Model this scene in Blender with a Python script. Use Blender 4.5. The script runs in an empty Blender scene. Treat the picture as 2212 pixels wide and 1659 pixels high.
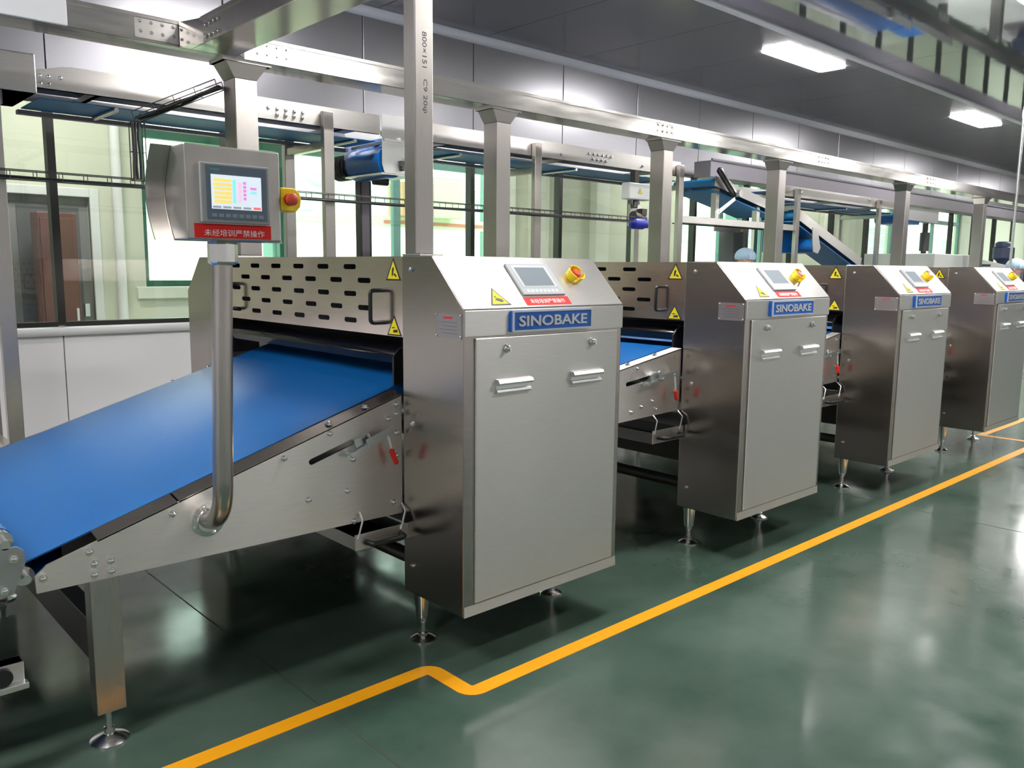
import bpy, bmesh, math, random
from mathutils import Matrix, Vector

random.seed(7)
scene = bpy.context.scene
COL = scene.collection

# ------------------------------------------------------------------ camera
FPX = 1786.44                      # focal length in pixels of the 2212 px wide frame
cam_data = bpy.data.cameras.new('camera')
cam_data.sensor_fit = 'HORIZONTAL'
cam_data.sensor_width = 36.0
cam_data.lens = 36.0 * FPX / 2212.0
cam_data.clip_start = 0.05
cam_data.clip_end = 300
cam = bpy.data.objects.new('camera', cam_data)
COL.objects.link(cam)
rgt = Vector((0.735811, -0.677116, 0.009847))
upv = Vector((0.086906, 0.108841, 0.990253))
bck = Vector((-0.671588, -0.727783, 0.138932))
cam.matrix_world = Matrix(((rgt.x, upv.x, bck.x, 0), (rgt.y, upv.y, bck.y, 0),
                           (rgt.z, upv.z, bck.z, 1.5), (0, 0, 0, 1)))
scene.camera = cam

# ------------------------------------------------------------------ sky, exposure
world = bpy.data.worlds.new('overcast_sky')
scene.world = world
world.use_nodes = True
bg = world.node_tree.nodes['Background']
bg.inputs[0].default_value = (0.93, 1.0, 0.97, 1)
bg.inputs[1].default_value = 3.6
scene.view_settings.view_transform = 'Standard'
scene.view_settings.look = 'None'
scene.view_settings.exposure = 0.55
scene.view_settings.gamma = 1.0
scene.view_settings.use_curve_mapping = False
LAMP = 52.0                        # emission of the ceiling lamps

# ------------------------------------------------------------------ materials
MATS = {}


def mat(name, col, rough=0.5, metal=0.0, spec=0.5, emit=0.0, coat=0.0, var=0.0, vscale=8.0,
        brush=None, bump=0.0, bscale=60.0, rvar=0.0, aniso=0.0):
    m = bpy.data.materials.new(name)
    m.use_nodes = True
    nt = m.node_tree
    b = nt.nodes['Principled BSDF']
    b.inputs['Base Color'].default_value = (*col, 1)
    b.inputs['Roughness'].default_value = rough
    b.inputs['Metallic'].default_value = metal
    b.inputs['Specular IOR Level'].default_value = spec
    b.inputs['Coat Weight'].default_value = coat
    b.inputs['Coat Roughness'].default_value = 0.08
    if aniso > 0:                  # brushed along the horizontal: highlights spread upwards
        b.inputs['Anisotropic'].default_value = aniso
        tg = nt.nodes.new('ShaderNodeCombineXYZ')
        tg.inputs[2].default_value = 1.0
        nt.links.new(tg.outputs[0], b.inputs['Tangent'])
    if emit > 0:
        b.inputs['Emission Color'].default_value = (*col, 1)
        b.inputs['Emission Strength'].default_value = emit
    if var > 0 or brush or bump > 0 or rvar > 0:
        tc = nt.nodes.new('ShaderNodeTexCoord')
        mp = nt.nodes.new('ShaderNodeMapping')
        nt.links.new(tc.outputs['Object'], mp.inputs[0])
        if brush:
            mp.inputs['Scale'].default_value = brush
        if var > 0 or rvar > 0:
            n = nt.nodes.new('ShaderNodeTexNoise')
            n.inputs['Scale'].default_value = vscale
            n.inputs['Detail'].default_value = 5
            nt.links.new(mp.outputs[0], n.inputs[0])
            if var > 0:
                r = nt.nodes.new('ShaderNodeValToRGB')
                r.color_ramp.elements[0].position = 0.3
                r.color_ramp.elements[1].position = 0.7
                r.color_ramp.elements[0].color = (*[c * (1 - var) for c in col], 1)
                r.color_ramp.elements[1].color = (*[min(1, c * (1 + var)) for c in col], 1)
                nt.links.new(n.outputs[0], r.inputs[0])
                nt.links.new(r.outputs[0], b.inputs['Base Color'])
            if rvar > 0:
                mr = nt.nodes.new('ShaderNodeMapRange')
                mr.inputs[3].default_value = max(0.01, rough - rvar)
                mr.inputs[4].default_value = rough + rvar
                nt.links.new(n.outputs[0], mr.inputs[0])
                nt.links.new(mr.outputs[0], b.inputs['Roughness'])
        if bump > 0:
            n2 = nt.nodes.new('ShaderNodeTexNoise')
            n2.inputs['Scale'].default_value = bscale
            nt.links.new(mp.outputs[0], n2.inputs[0])
            bp = nt.nodes.new('ShaderNodeBump')
            bp.inputs['Strength'].default_value = bump
            bp.inputs['Distance'].default_value = 0.01
            nt.links.new(n2.outputs[0], bp.inputs['Height'])
            nt.links.new(bp.outputs[0], b.inputs['Normal'])
    MATS[name] = m
    return m


def glass_mat(name, tint, refl=1.0):
    m = bpy.data.materials.new(name)
    m.use_nodes = True
    nt = m.node_tree
    nt.nodes.clear()
    out = nt.nodes.new('ShaderNodeOutputMaterial')
    tr = nt.nodes.new('ShaderNodeBsdfTransparent')
    tr.inputs[0].default_value = (*tint, 1)
    gl = nt.nodes.new('ShaderNodeBsdfGlossy')
    gl.inputs['Roughness'].default_value = 0.02
    gl.inputs[0].default_value = (refl, refl, refl, 1)
    fr = nt.nodes.new('ShaderNodeFresnel')
    # thin sheet: the same reflectance from either side
    geo = nt.nodes.new('ShaderNodeNewGeometry')
    ior = nt.nodes.new('ShaderNodeMapRange')
    ior.inputs[3].default_value = 1.45
    ior.inputs[4].default_value = 1 / 1.45
    nt.links.new(geo.outputs['Backfacing'], ior.inputs[0])
    nt.links.new(ior.outputs[0], fr.inputs[0])
    mx = nt.nodes.new('ShaderNodeMixShader')
    nt.links.new(fr.outputs[0], mx.inputs[0])
    nt.links.new(tr.outputs[0], mx.inputs[1])
    nt.links.new(gl.outputs[0], mx.inputs[2])
    nt.links.new(mx.outputs[0], out.inputs[0])
    MATS[name] = m
    return m


mat('steel_post', (0.50, 0.47, 0.44), 0.30, 1.0, brush=(90, 90, 2), vscale=6, rvar=0.06, var=0.05)
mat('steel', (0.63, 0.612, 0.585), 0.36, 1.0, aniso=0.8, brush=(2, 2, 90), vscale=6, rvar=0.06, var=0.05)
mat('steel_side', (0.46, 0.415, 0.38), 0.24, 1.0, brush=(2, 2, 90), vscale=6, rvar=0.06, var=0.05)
mat('steel_x', (0.72, 0.69, 0.66), 0.34, 1.0, aniso=0.7, brush=(3, 90, 90), vscale=5, rvar=0.07, var=0.05)
mat('steel_plate', (0.84, 0.81, 0.775), 0.42, 1.0, brush=(3, 90, 90), vscale=5, rvar=0.06, var=0.04, aniso=0.75)
mat('steel_duct', (0.66, 0.63, 0.60), 0.16, 1.0, brush=(1, 8, 8), vscale=4, rvar=0.07, var=0.04)
mat('steel_guard', (0.86, 0.73, 0.69), 0.17, 1.0, brush=(2, 2, 60), vscale=5, rvar=0.05, var=0.04)
mat('steel_bright', (0.80, 0.79, 0.77), 0.18, 1.0)
mat('aluminium', (0.78, 0.78, 0.78), 0.35, 1.0)
mat('zinc', (0.72, 0.75, 0.75), 0.32, 1.0)
mat('grey_plate', (0.36, 0.38, 0.37), 0.38, 0.7)
mat('belt_blue', (0.004, 0.098, 0.325), 0.34, 0.0, spec=0.5, var=0.05, vscale=30)
mat('belt_under', (0.01, 0.14, 0.34), 0.5)
mat('black_plastic', (0.012, 0.012, 0.014), 0.32)
mat('black_gloss', (0.004, 0.004, 0.006), 0.10)
mat('steel_box', (0.50, 0.475, 0.45), 0.42, 1.0, var=0.06, vscale=12, rvar=0.05)
mat('rating', (0.45, 0.42, 0.42), 0.35, 0.9)
mat('black_paint', (0.018, 0.018, 0.02), 0.45)
mat('dark_steel', (0.09, 0.085, 0.08), 0.4, 0.8)
mat('sign_blue', (0.012, 0.13, 0.55), 0.4)
mat('sign_silver', (0.62, 0.64, 0.68), 0.35, 0.3)
mat('warning_yellow', (0.76, 0.63, 0.02), 0.55, spec=0.2)
mat('stop_yellow', (0.85, 0.62, 0.01), 0.35)
mat('stop_red', (0.55, 0.06, 0.03), 0.35)
mat('notice_red', (0.68, 0.022, 0.02), 0.55, spec=0.2)
mat('grip_red', (0.75, 0.02, 0.015), 0.3)
mat('print_white', (0.85, 0.82, 0.82), 0.5)
mat('print_black', (0.02, 0.02, 0.02), 0.5)
mat('ink', (0.06, 0.055, 0.06), 0.6)
mat('bezel_grey', (0.40, 0.42, 0.43), 0.5, spec=0.25)
mat('lcd_off', (0.17, 0.205, 0.235), 0.55, spec=0.2)
mat('bezel_white', (0.50, 0.53, 0.55), 0.55, spec=0.25)
mat('hmi_frame', (0.30, 0.31, 0.32), 0.4)
mat('hmi_glass', (0.10, 0.135, 0.18), 0.2)
mat('lcd_on', (0.60, 0.68, 0.76), 0.3, emit=0.55)
mat('lcd_yellow', (0.85, 0.66, 0.18), 0.4, emit=0.5)
mat('lcd_cyan', (0.25, 0.75, 0.80), 0.4, emit=0.5)
mat('lcd_magenta', (0.70, 0.22, 0.65), 0.4, emit=0.5)
mat('lcd_pink', (0.80, 0.55, 0.70), 0.4, emit=0.5)
mat('lcd_red', (0.80, 0.15, 0.12), 0.4, emit=0.5)
mat('lcd_grey', (0.35, 0.38, 0.42), 0.4, emit=0.3)
mat('teal_print', (0.05, 0.45, 0.42), 0.5)
mat('key_grey', (0.20, 0.24, 0.30), 0.4)
mat('line_yellow', (0.86, 0.36, 0.004), 0.42, coat=0.25, var=0.04, vscale=5)
mat('wall_panel', (0.25, 0.245, 0.265), 0.29, 0.65, var=0.02, vscale=1.0)
mat('wall_white', (0.82, 0.80, 0.82), 0.45)
mat('ceiling_gloss', (0.40, 0.41, 0.44), 0.045, 0.82, bump=0.06, bscale=2.2)
mat('ceiling_dark', (0.20, 0.20, 0.215), 0.20, 0.55, var=0.03, vscale=2)
mat('ceiling_trim', (0.62, 0.62, 0.66), 0.4)
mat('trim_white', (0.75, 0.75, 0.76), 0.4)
mat('mullion_black', (0.012, 0.012, 0.012), 0.4)
mat('cream', (0.62, 0.63, 0.52), 0.55)
mat('cream_white', (0.72, 0.74, 0.66), 0.5)
mat('corridor_floor', (0.45, 0.47, 0.43), 0.5)
mat('green_frame', (0.02, 0.14, 0.10), 0.45)
mat('teal_frame', (0.12, 0.26, 0.25), 0.5)
mat('ground_pale', (0.62, 0.62, 0.40), 0.8, var=0.25, vscale=0.6)
mat('foliage', (0.36, 0.43, 0.36), 0.9, var=0.35, vscale=0.5, bump=0.4, bscale=2)
mat('orange_red', (0.12, 0.045, 0.036), 0.5)
mat('pink_red', (0.60, 0.20, 0.16), 0.5)
mat('dark_grey', (0.10, 0.10, 0.11), 0.5)
mat('door_grey', (0.22, 0.215, 0.22), 0.4)
mat('duct_grey', (0.17, 0.155, 0.175), 0.45, 0.3)
mat('box_grey', (0.55, 0.57, 0.54), 0.45)
mat('motor_blue', (0.01, 0.02, 0.35), 0.4)
mat('motor_navy', (0.03, 0.04, 0.09), 0.45)
mat('cap_blue', (0.50, 0.66, 0.86), 0.8, bump=0.5, bscale=40)
mat('coat_white', (0.75, 0.76, 0.78), 0.8)
mat('skin', (0.62, 0.38, 0.27), 0.55)
mat('hair_dark', (0.02, 0.016, 0.014), 0.6)
mat('brown_box', (0.52, 0.30, 0.18), 0.7)
mat('lamp_white', (1.0, 0.98, 0.96), 0.4, emit=LAMP)
mat('fill_strip_white', (1.0, 0.98, 0.94), 0.4, emit=46.0)  # glow of the fill lamps added in the corridor
mat('grime', (0.03, 0.04, 0.035), 0.7)
glass_mat('glass', (0.94, 0.97, 0.94))
glass_mat('glass_green', (0.86, 0.95, 0.90))


def floor_material():
    m = bpy.data.materials.new('epoxy_green')
    m.use_nodes = True
    nt = m.node_tree
    b = nt.nodes['Principled BSDF']
    tc = nt.nodes.new('ShaderNodeTexCoord')
    n = nt.nodes.new('ShaderNodeTexNoise')
    n.inputs['Scale'].default_value = 1.6
    n.inputs['Detail'].default_value = 7
    n.inputs['Roughness'].default_value = 0.6
    nt.links.new(tc.outputs['Object'], n.inputs[0])
    r = nt.nodes.new('ShaderNodeValToRGB')
    r.color_ramp.elements[0].position = 0.32
    r.color_ramp.elements[1].position = 0.70
    r.color_ramp.elements[0].color = (0.040, 0.074, 0.055, 1)
    r.color_ramp.elements[1].color = (0.084, 0.122, 0.098, 1)
    nt.links.new(n.outputs[0], r.inputs[0])
    nt.links.new(r.outputs[0], b.inputs['Base Color'])
    n2 = nt.nodes.new('ShaderNodeTexNoise')
    n2.inputs['Scale'].default_value = 5
    n2.inputs['Detail'].default_value = 4
    nt.links.new(tc.outputs['Object'], n2.inputs[0])
    mr = nt.nodes.new('ShaderNodeMapRange')
    mr.inputs[1].default_value = 0.3
    mr.inputs[2].default_value = 0.7
    mr.inputs[3].default_value = 0.10
    mr.inputs[4].default_value = 0.20
    nt.links.new(n2.outputs[0], mr.inputs[0])
    nt.links.new(mr.outputs[0], b.inputs['Roughness'])
    b.inputs['Specular IOR Level'].default_value = 0.5
    MATS['epoxy_green'] = m


floor_material()

# ------------------------------------------------------------------ mesh builder
OFF = {}                           # object -> world offset of its root


class MB:
    def __init__(self):
        self.v = []
        self.f = []
        self.T = None

    def _add(self, vs, fs):
        o = len(self.v)
        if self.T is not None:
            vs = [tuple(self.T @ Vector(p)) for p in vs]
        self.v += [tuple(p) for p in vs]
        self.f += [tuple(i + o for i in f) for f in fs]
        return self

    def box(self, x0, x1, y0, y1, z0, z1):
        vs = [(x, y, z) for x in (x0, x1) for y in (y0, y1) for z in (z0, z1)]
        fs = [(0, 1, 3, 2), (4, 6, 7, 5), (0, 4, 5, 1), (2, 3, 7, 6), (0, 2, 6, 4), (1, 5, 7, 3)]
        return self._add(vs, fs)

    def prism(self, poly, axis, a, b):
        """poly: 2D points in the other two axes (in x,y,z order)."""
        def p3(p, t):
            if axis == 0:
                return (t, p[0], p[1])
            if axis == 1:
                return (p[0], t, p[1])
            return (p[0], p[1], t)
        n = len(poly)
        vs = [p3(p, a) for p in poly] + [p3(p, b) for p in poly]
        fs = [tuple(range(n)), tuple(range(2 * n - 1, n - 1, -1))]
        for i in range(n):
            j = (i + 1) % n
            fs.append((i, i + n, j + n, j))
        return self._add(vs, fs)

    def cyl(self, p0, p1, r, n=16, r2=None, caps=True):
        p0 = Vector(p0)
        p1 = Vector(p1)
        r2 = r if r2 is None else r2
        d = (p1 - p0).normalized()
        a = d.orthogonal().normalized()
        b = d.cross(a)
        vs = []
        for p, rr in ((p0, r), (p1, r2)):
            for i in range(n):
                t = 2 * math.pi * i / n
                vs.append(p + (a * math.cos(t) + b * math.sin(t)) * rr)
        fs = [(i, (i + 1) % n, n + (i + 1) % n, n + i) for i in range(n)]
        if caps:
            fs += [tuple(range(n - 1, -1, -1)), tuple(range(n, 2 * n))]
        return self._add(vs, fs)

    def lathe(self, base, axis, prof, n=20):
        """prof: list of (radius, height along axis)."""
        base = Vector(base)
        d = Vector(axis).normalized()
        a = d.orthogonal().normalized()
        b = d.cross(a)
        vs, fs = [], []
        for r, h in prof:
            for i in range(n):
                t = 2 * math.pi * i / n
                vs.append(base + d * h + (a * math.cos(t) + b * math.sin(t)) * max(r, 1e-4))
        for k in range(len(prof) - 1):
            for i in range(n):
                j = (i + 1) % n
                fs.append((k * n + i, k * n + j, (k + 1) * n + j, (k + 1) * n + i))
        fs.append(tuple(range(n - 1, -1, -1)))
        fs.append(tuple(range((len(prof) - 1) * n, len(prof) * n)))
        return self._add(vs, fs)

    def tube(self, pts, r, n=12):
        pts = [Vector(p) for p in pts]
        vs, fs = [], []
        prev = None
        for i, p in enumerate(pts):
            if i == 0:
                d = pts[1] - p
            elif i == len(pts) - 1:
                d = p - pts[i - 1]
            else:
                d = (pts[i + 1] - p).normalized() + (p - pts[i - 1]).normalized()
            d.normalize()
            if prev is None:
                a = d.orthogonal().normalized()
            else:
                a = (prev - d * prev.dot(d)).normalized()
            prev = a
            b = d.cross(a)
            for k in range(n):
                t = 2 * math.pi * k / n
                vs.append(p + (a * math.cos(t) + b * math.sin(t)) * r)
        for i in range(len(pts) - 1):
            for k in range(n):
                j = (k + 1) % n
                fs.append((i * n + k, i * n + j, (i + 1) * n + j, (i + 1) * n + k))
        fs.append(tuple(range(n - 1, -1, -1)))
        fs.append(tuple(range((len(pts) - 1) * n, len(pts) * n)))
        return self._add(vs, fs)

    def bar(self, p0, p1, w, h, up=(0, 0, 1)):
        """rectangular bar from p0 to p1, h along 'up', w across."""
        p0 = Vector(p0)
        p1 = Vector(p1)
        d = (p1 - p0).normalized()
        s = d.cross(Vector(up)).normalized()
        u = s.cross(d)
        vs = [p + s * (w / 2) * i + u * (h / 2) * j for p in (p0, p1) for i in (-1, 1) for j in (-1, 1)]
        fs = [(0, 1, 3, 2), (4, 6, 7, 5), (0, 4, 5, 1), (2, 3, 7, 6), (0, 2, 6, 4), (1, 5, 7, 3)]
        return self._add(vs, fs)

    def mesh(self, vs, fs):
        return self._add(vs, fs)

    def build(self, name, material, parent=None, bevel=0.0, smooth=False, seg=2):
        me = bpy.data.meshes.new(name)
        off = OFF.get(parent.name, Vector((0, 0, 0))) if parent else Vector((0, 0, 0))
        me.from_pydata([tuple(Vector(p) - off) for p in self.v], [], self.f)
        bm = bmesh.new()
        bm.from_mesh(me)
        bmesh.ops.recalc_face_normals(bm, faces=bm.faces)
        if bevel > 0:
            es = [e for e in bm.edges if len(e.link_faces) == 2 and e.calc_face_angle(0) > 0.6]
            bmesh.ops.bevel(bm, geom=es, offset=bevel, segments=seg, profile=0.5, affect='EDGES',
                            clamp_overlap=True)
        if smooth:
            for f in bm.faces:
                f.smooth = True
            for e in bm.edges:
                if len(e.link_faces) == 2 and e.calc_face_angle(0) > 0.7:
                    e.smooth = False
        bm.to_mesh(me)
        bm.free()
        me.materials.append(MATS[material])
        o = bpy.data.objects.new(name, me)
        COL.objects.link(o)
        if parent:
            o.parent = parent
            OFF[o.name] = off
        return o


def tag(o, label, cat, group=None):
    o['label'] = label
    o['category'] = cat
    if group:
        o['group'] = group
    return o


def thing(name, loc, label, cat, group=None):
    o = bpy.data.objects.new(name, None)
    o.empty_display_size = 0.1
    COL.objects.link(o)
    o.location = loc
    OFF[o.name] = Vector(loc)
    return tag(o, label, cat, group)


def struct(o):
    o['kind'] = 'structure'
    return o


def part_label(o, label):
    o['label'] = label
    return o


def copy_tree(o, parent=None, loc=None):
    c = o.copy()
    COL.objects.link(c)
    if parent:
        c.parent = parent
    if loc is not None:
        c.location = loc
    for ch in list(o.children):
        copy_tree(ch, c)
    return c


TEXT_CACHE = {}


def text_geo(s, bold):
    """vertices and faces of a string, normalised to x 0..1 wide; returns verts, faces, height."""
    key = (s, bold)
    if key in TEXT_CACHE:
        return TEXT_CACHE[key]
    cu = bpy.data.curves.new('lettering', 'FONT')
    cu.body = s
    cu.size = 1.0
    cu.extrude = 0.0
    cu.offset = bold
    cu.resolution_u = 3
    o = bpy.data.objects.new('lettering_tmp', cu)
    COL.objects.link(o)
    dg = bpy.context.evaluated_depsgraph_get()
    me = bpy.data.meshes.new_from_object(o.evaluated_get(dg))
    vs = [v.co.copy() for v in me.vertices]
    fs = [tuple(p.vertices) for p in me.polygons]
    bpy.data.objects.remove(o)
    bpy.data.curves.remove(cu)
    bpy.data.meshes.remove(me)
    x0 = min(v.x for v in vs)
    x1 = max(v.x for v in vs)
    y0 = min(v.y for v in vs)
    y1 = max(v.y for v in vs)
    vs = [((v.x - x0) / (x1 - x0), (v.y - y0) / (y1 - y0)) for v in vs]
    TEXT_CACHE[key] = (vs, fs)
    return vs, fs


def text_part(name, s, O, U, V, material, parent, thick=0.001, bold=0.0):
    """string filling the parallelogram O, O+U, O+V; raised along U x V."""
    vs, fs = text_geo(s, bold)
    O, U, V = Vector(O), Vector(U), Vector(V)
    N = U.cross(V).normalized()
    m = MB()
    n = len(vs)
    top = [O + U * x + V * y + N * thick for x, y in vs]
    bot = [O + U * x + V * y for x, y in vs]
    # side walls along boundary edges
    cnt = {}
    for f in fs:
        for i in range(len(f)):
            a, b = f[i], f[(i + 1) % len(f)]
            cnt.setdefault(tuple(sorted((a, b))), []).append((a, b))
    faces = list(fs)
    for k, l in cnt.items():
        if len(l) == 1:
            a, b = l[0]
            faces.append((a, a + n, b + n, b))
    m.mesh(top + bot, faces)
    me = bpy.data.meshes.new(name)
    off = OFF.get(parent.name, Vector((0, 0, 0)))
    me.from_pydata([tuple(Vector(p) - off) for p in m.v], [], m.f)
    me.materials.append(MATS[material])
    o = bpy.data.objects.new(name, me)
    COL.objects.link(o)
    o.parent = parent
    OFF[o.name] = off
    return o


def plate_with_holes(outer, holes, thick, to3d):
    """flat plate of thickness 'thick' (third coord 0..thick), to3d maps (u, v, w) to world."""
    cu = bpy.data.curves.new('plate', 'CURVE')
    cu.dimensions = '2D'
    cu.fill_mode = 'BOTH'
    cu.extrude = thick / 2
    for loop in [outer] + holes:
        sp = cu.splines.new('POLY')
        sp.points.add(len(loop) - 1)
        for i, p in enumerate(loop):
            sp.points[i].co = (p[0], p[1], 0, 1)
        sp.use_cyclic_u = True
    o = bpy.data.objects.new('plate_tmp', cu)
    COL.objects.link(o)
    dg = bpy.context.evaluated_depsgraph_get()
    me = bpy.data.meshes.new_from_object(o.evaluated_get(dg))
    m = MB()
    m.mesh([to3d(v.co.x, v.co.y, v.co.z + thick / 2) for v in me.vertices], [tuple(p.vertices) for p in me.polygons])
    bpy.data.objects.remove(o)
    bpy.data.curves.remove(cu)
    bpy.data.meshes.remove(me)
    return m


def slot_loop(c0, c1, r, n=6):
    """rounded slot around the segment c0-c1."""
    c0, c1 = Vector(c0), Vector(c1)
    d = (c1 - c0).normalized()
    s = Vector((-d.y, d.x))
    pts = []
    for i in range(n + 1):
        t = math.pi / 2 - math.pi * i / n
        pts.append(c1 + (d * math.cos(t) + s * math.sin(t)) * r)
    for i in range(n + 1):
        t = math.pi / 2 + math.pi * i / n
        pts.append(c0 + (d * math.cos(t) * 1 + s * math.sin(t)) * r)
    # second arc runs from +s over -d to -s; reverse to keep the loop simple
    a = pts[:n + 1]
    b = pts[n + 1:]
    return a + b[::-1]


def bolt_data(r, h, axis):
    m = MB()
    ax = Vector(axis)
    m.lathe((0, 0, 0), ax, [(r * 1.5, 0), (r * 1.5, h * 0.25), (r, h * 0.25), (r, h * 0.85), (r * 0.7, h)], 8)
    o = m.build('bolt', 'steel_bright', smooth=True)
    me = o.data
    bpy.data.objects.remove(o)
    return me


BOLT_Y = bolt_data(0.0085, 0.012, (0, -1, 0))
BOLT_X = bolt_data(0.0075, 0.010, (-1, 0, 0))
BOLT_Z = bolt_data(0.010, 0.014, (0, 0, 1))
BOLT_YS = bolt_data(0.006, 0.010, (0, -1, 0))


def bolt(me, pos, parent):
    o = bpy.data.objects.new('bolt', me)
    COL.objects.link(o)
    o.parent = parent
    o.location = Vector(pos) - OFF[parent.name]
    OFF[o.name] = OFF[parent.name]
    return o


# ------------------------------------------------------------------ the room
XA, XB = -5.65, 26.0              # room ends along the line
YN, YW = -3.6, 6.15               # wall behind the camera, window wall
ZC = 3.63
ZG0, ZG1 = 1.09, 2.62             # glass
MX0, MST = 1.55, 1.2              # first mullion, module

fl = struct(MB().box(XA, XB, YN, YW + 0.1, -0.12, 0.0).build('floor', 'epoxy_green'))
for xj in (-2.7, 1.332, 5.36, 9.4, 13.4, 17.4):
    MB().box(xj - 0.003, xj + 0.003, YN + 0.02, YW, 0.0, 0.0006).build('joint', 'grime', fl)

wn = struct(MB().box(XA, XB, YN - 0.1, YN, 0, ZC).build('wall_near', 'wall_white'))
for k in range(26):
    x = XA + 0.05 + 1.2 * k
    if x + 1.19 < XB:
        MB().box(x, x + 1.192, YN, YN + 0.006, 0.1, ZC - 0.02).build('panel', 'wall_white', wn)
struct(MB().box(XA - 0.1, XA, YN - 0.1, YW + 0.1, 0, ZC).build('wall_left', 'wall_white'))
we = struct(MB().box(XB, XB + 0.1, YN - 0.1, YW + 0.1, 0, ZC).build('wall_end', 'wall_panel'))
for k in range(8):
    y = YN + 0.05 + 1.2 * k
    MB().box(XB - 0.006, XB, y, y + 1.19, 0.1, ZC - 0.02).build('panel', 'wall_panel', we)

# window wall: low white panels, sill, glazing, upper panels
wb = struct(MB().box(XA, XB, YW + 0.03, YW + 0.10, 0, ZG0 - 0.07).build('wall_back', 'wall_white'))
k0 = int(math.floor((XA - MX0) / MST))
xs = [MX0 + MST * k for k in range(k0, 21)]
xs = [x for x in xs if XA - 0.01 <= x <= XB]
low = None
upp = None
wu = struct(MB().box(XA, XB, YW + 0.03, YW + 0.10, ZG1 + 0.03, ZC).build('wall_back_upper', 'wall_panel'))
for x in xs[:-1]:
    a, b = x + 0.004, x + MST - 0.004
    if low is None:
        low = MB().box(a - x, b - x, YW, YW + 0.03, 0.0, ZG0 - 0.07).build('panel', 'wall_white', wb)
        low.location.x = x
        upp = MB().box(a - x, b - x, YW, YW + 0.03, ZG1 + 0.03, ZC - 0.06).build('panel', 'wall_panel', wu, bevel=0.004)
        upp.location.x = x
    else:
        for src, par in ((low, wb), (upp, wu)):
            c = src.copy()
            COL.objects.link(c)
            c.location.x = x
sill = MB()
prof = [(YW - 0.045, ZG0 - 0.035), (YW - 0.04, ZG0 - 0.02), (YW - 0.02, ZG0 - 0.012), (YW + 0.1, ZG0 - 0.012),
        (YW + 0.1, ZG0 - 0.07), (YW - 0.03, ZG0 - 0.07), (YW - 0.042, ZG0 - 0.055)]
struct(sill.prism(prof, 0, XA, XB).build('trim_1', 'trim_white', smooth=True))
cov = [(YW, ZC), (YW, ZC - 0.075), (YW - 0.02, ZC - 0.07), (YW - 0.045, ZC - 0.045), (YW - 0.06, ZC - 0.012), (YW - 0.06, ZC)]
struct(MB().prism(cov, 0, XA, XB).build('trim_2', 'ceiling_trim', smooth=True))

WPROTO = None
for i, x in enumerate(xs[:-1]):
    if WPROTO is None:
        m = MB()
        m.box(-0.024, 0.024, YW + 0.005, YW + 0.085, ZG0, ZG1 + 0.03)
        m.box(0.024, MST - 0.024, YW + 0.005, YW + 0.085, ZG0 - 0.012, ZG0 + 0.02)
        m.box(0.024, MST - 0.024, YW + 0.005, YW + 0.085, ZG1, ZG1 + 0.03)
        w = struct(m.build('window_1', 'mullion_black'))
        OFF[w.name] = Vector((0, 0, 0))
        MB().box(0.024, MST - 0.024, YW + 0.045, YW + 0.051, ZG0 + 0.02, ZG1).build('pane', 'glass', w)
        WPROTO = w
        w.location.x = x
    else:
        c = copy_tree(WPROTO, None, (x, 0, 0))
        c.name = 'window_%d' % (i + 1)

# ceiling: glossy panels over the aisle, matt dark ones over the machines
YS = 4.08
cg = struct(MB().box(XA, XB, YN, YS, ZC, ZC + 0.1).build('ceiling', 'ceiling_gloss'))
cd = struct(MB().box(XA, XB, YS, YW, ZC, ZC + 0.1).build('ceiling_strip', 'ceiling_dark'))
x = XA
for k in range(27):
    a = XA + 0.1 + 1.2 * k
    if a + 1.2 > XB:
        break
    MB().box(a + 0.003, a + 1.197, YS + 0.03, YW - 0.06, ZC - 0.008, ZC).build('panel', 'ceiling_dark', cd)
for k in range(6):
    a = XA + 0.1 + 4.8 * k
    MB().box(a + 0.003, min(a + 4.797, XB), YN + 0.02, YS - 0.03, ZC - 0.008, ZC).build('panel', 'ceiling_gloss', cg)
struct(MB().box(XA, XB, YS - 0.035, YS + 0.035, ZC - 0.022, ZC + 0.0).build('trim_3', 'ceiling_trim', bevel=0.006))

# ------------------------------------------------------------------ ceiling lamps
def rrect(cx, cy, w, h, r, n=5):
    pts = []
    for sx, sy, a0 in ((1, 1, 0), (-1, 1, 90), (-1, -1, 180), (1, -1, 270)):
        for i in range(n + 1):
            t = math.radians(a0 + 90 * i / n)
            pts.append((cx + sx * (w / 2 - r) + r * math.cos(t), cy + sy * (h / 2 - r) + r * math.sin(t)))
    return pts


lamp_spots = [(-1.7, 4.43, 'second ceiling lamp over the machines behind the near post'),
              (3.2, 4.43, 'ceiling lamp above the cross duct over the machines'),
              (8.07, 4.43, 'large bright ceiling lamp nearest in view beside the ceiling trim'),
              (12.95, 4.45, 'smaller bright ceiling lamp further along the ceiling trim'),
              (17.9, 4.45, 'far ceiling lamp over the end of the machine line'),
              (22.8, 4.45, 'last ceiling lamp over the machine line by the end wall'),
              (-3.0, 0.1, 'ceiling lamp over the left end of the aisle'),
              (-0.6, 2.2, 'ceiling lamp above the yellow stripe at the left'),
              (3.3, 2.2, 'ceiling lamp above the nearest cabinet'),
              (7.1, 2.2, 'ceiling lamp above the third cabinet'),
              (11.8, 2.2, 'ceiling lamp above the floor stripe past the fourth machine'),
              (16.0, 2.2, 'ceiling lamp above the floor stripe at the far end'),
              (4.75, 0.1, 'ceiling lamp over the aisle in front of the second machine'),
              (11.3, 0.1, 'ceiling lamp over the aisle past the fourth machine'),
              (16.2, 0.1, 'ceiling lamp over the far part of the aisle'),
              (21.5, 0.1, 'last ceiling lamp over the aisle by the end wall')]
LP = None
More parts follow.
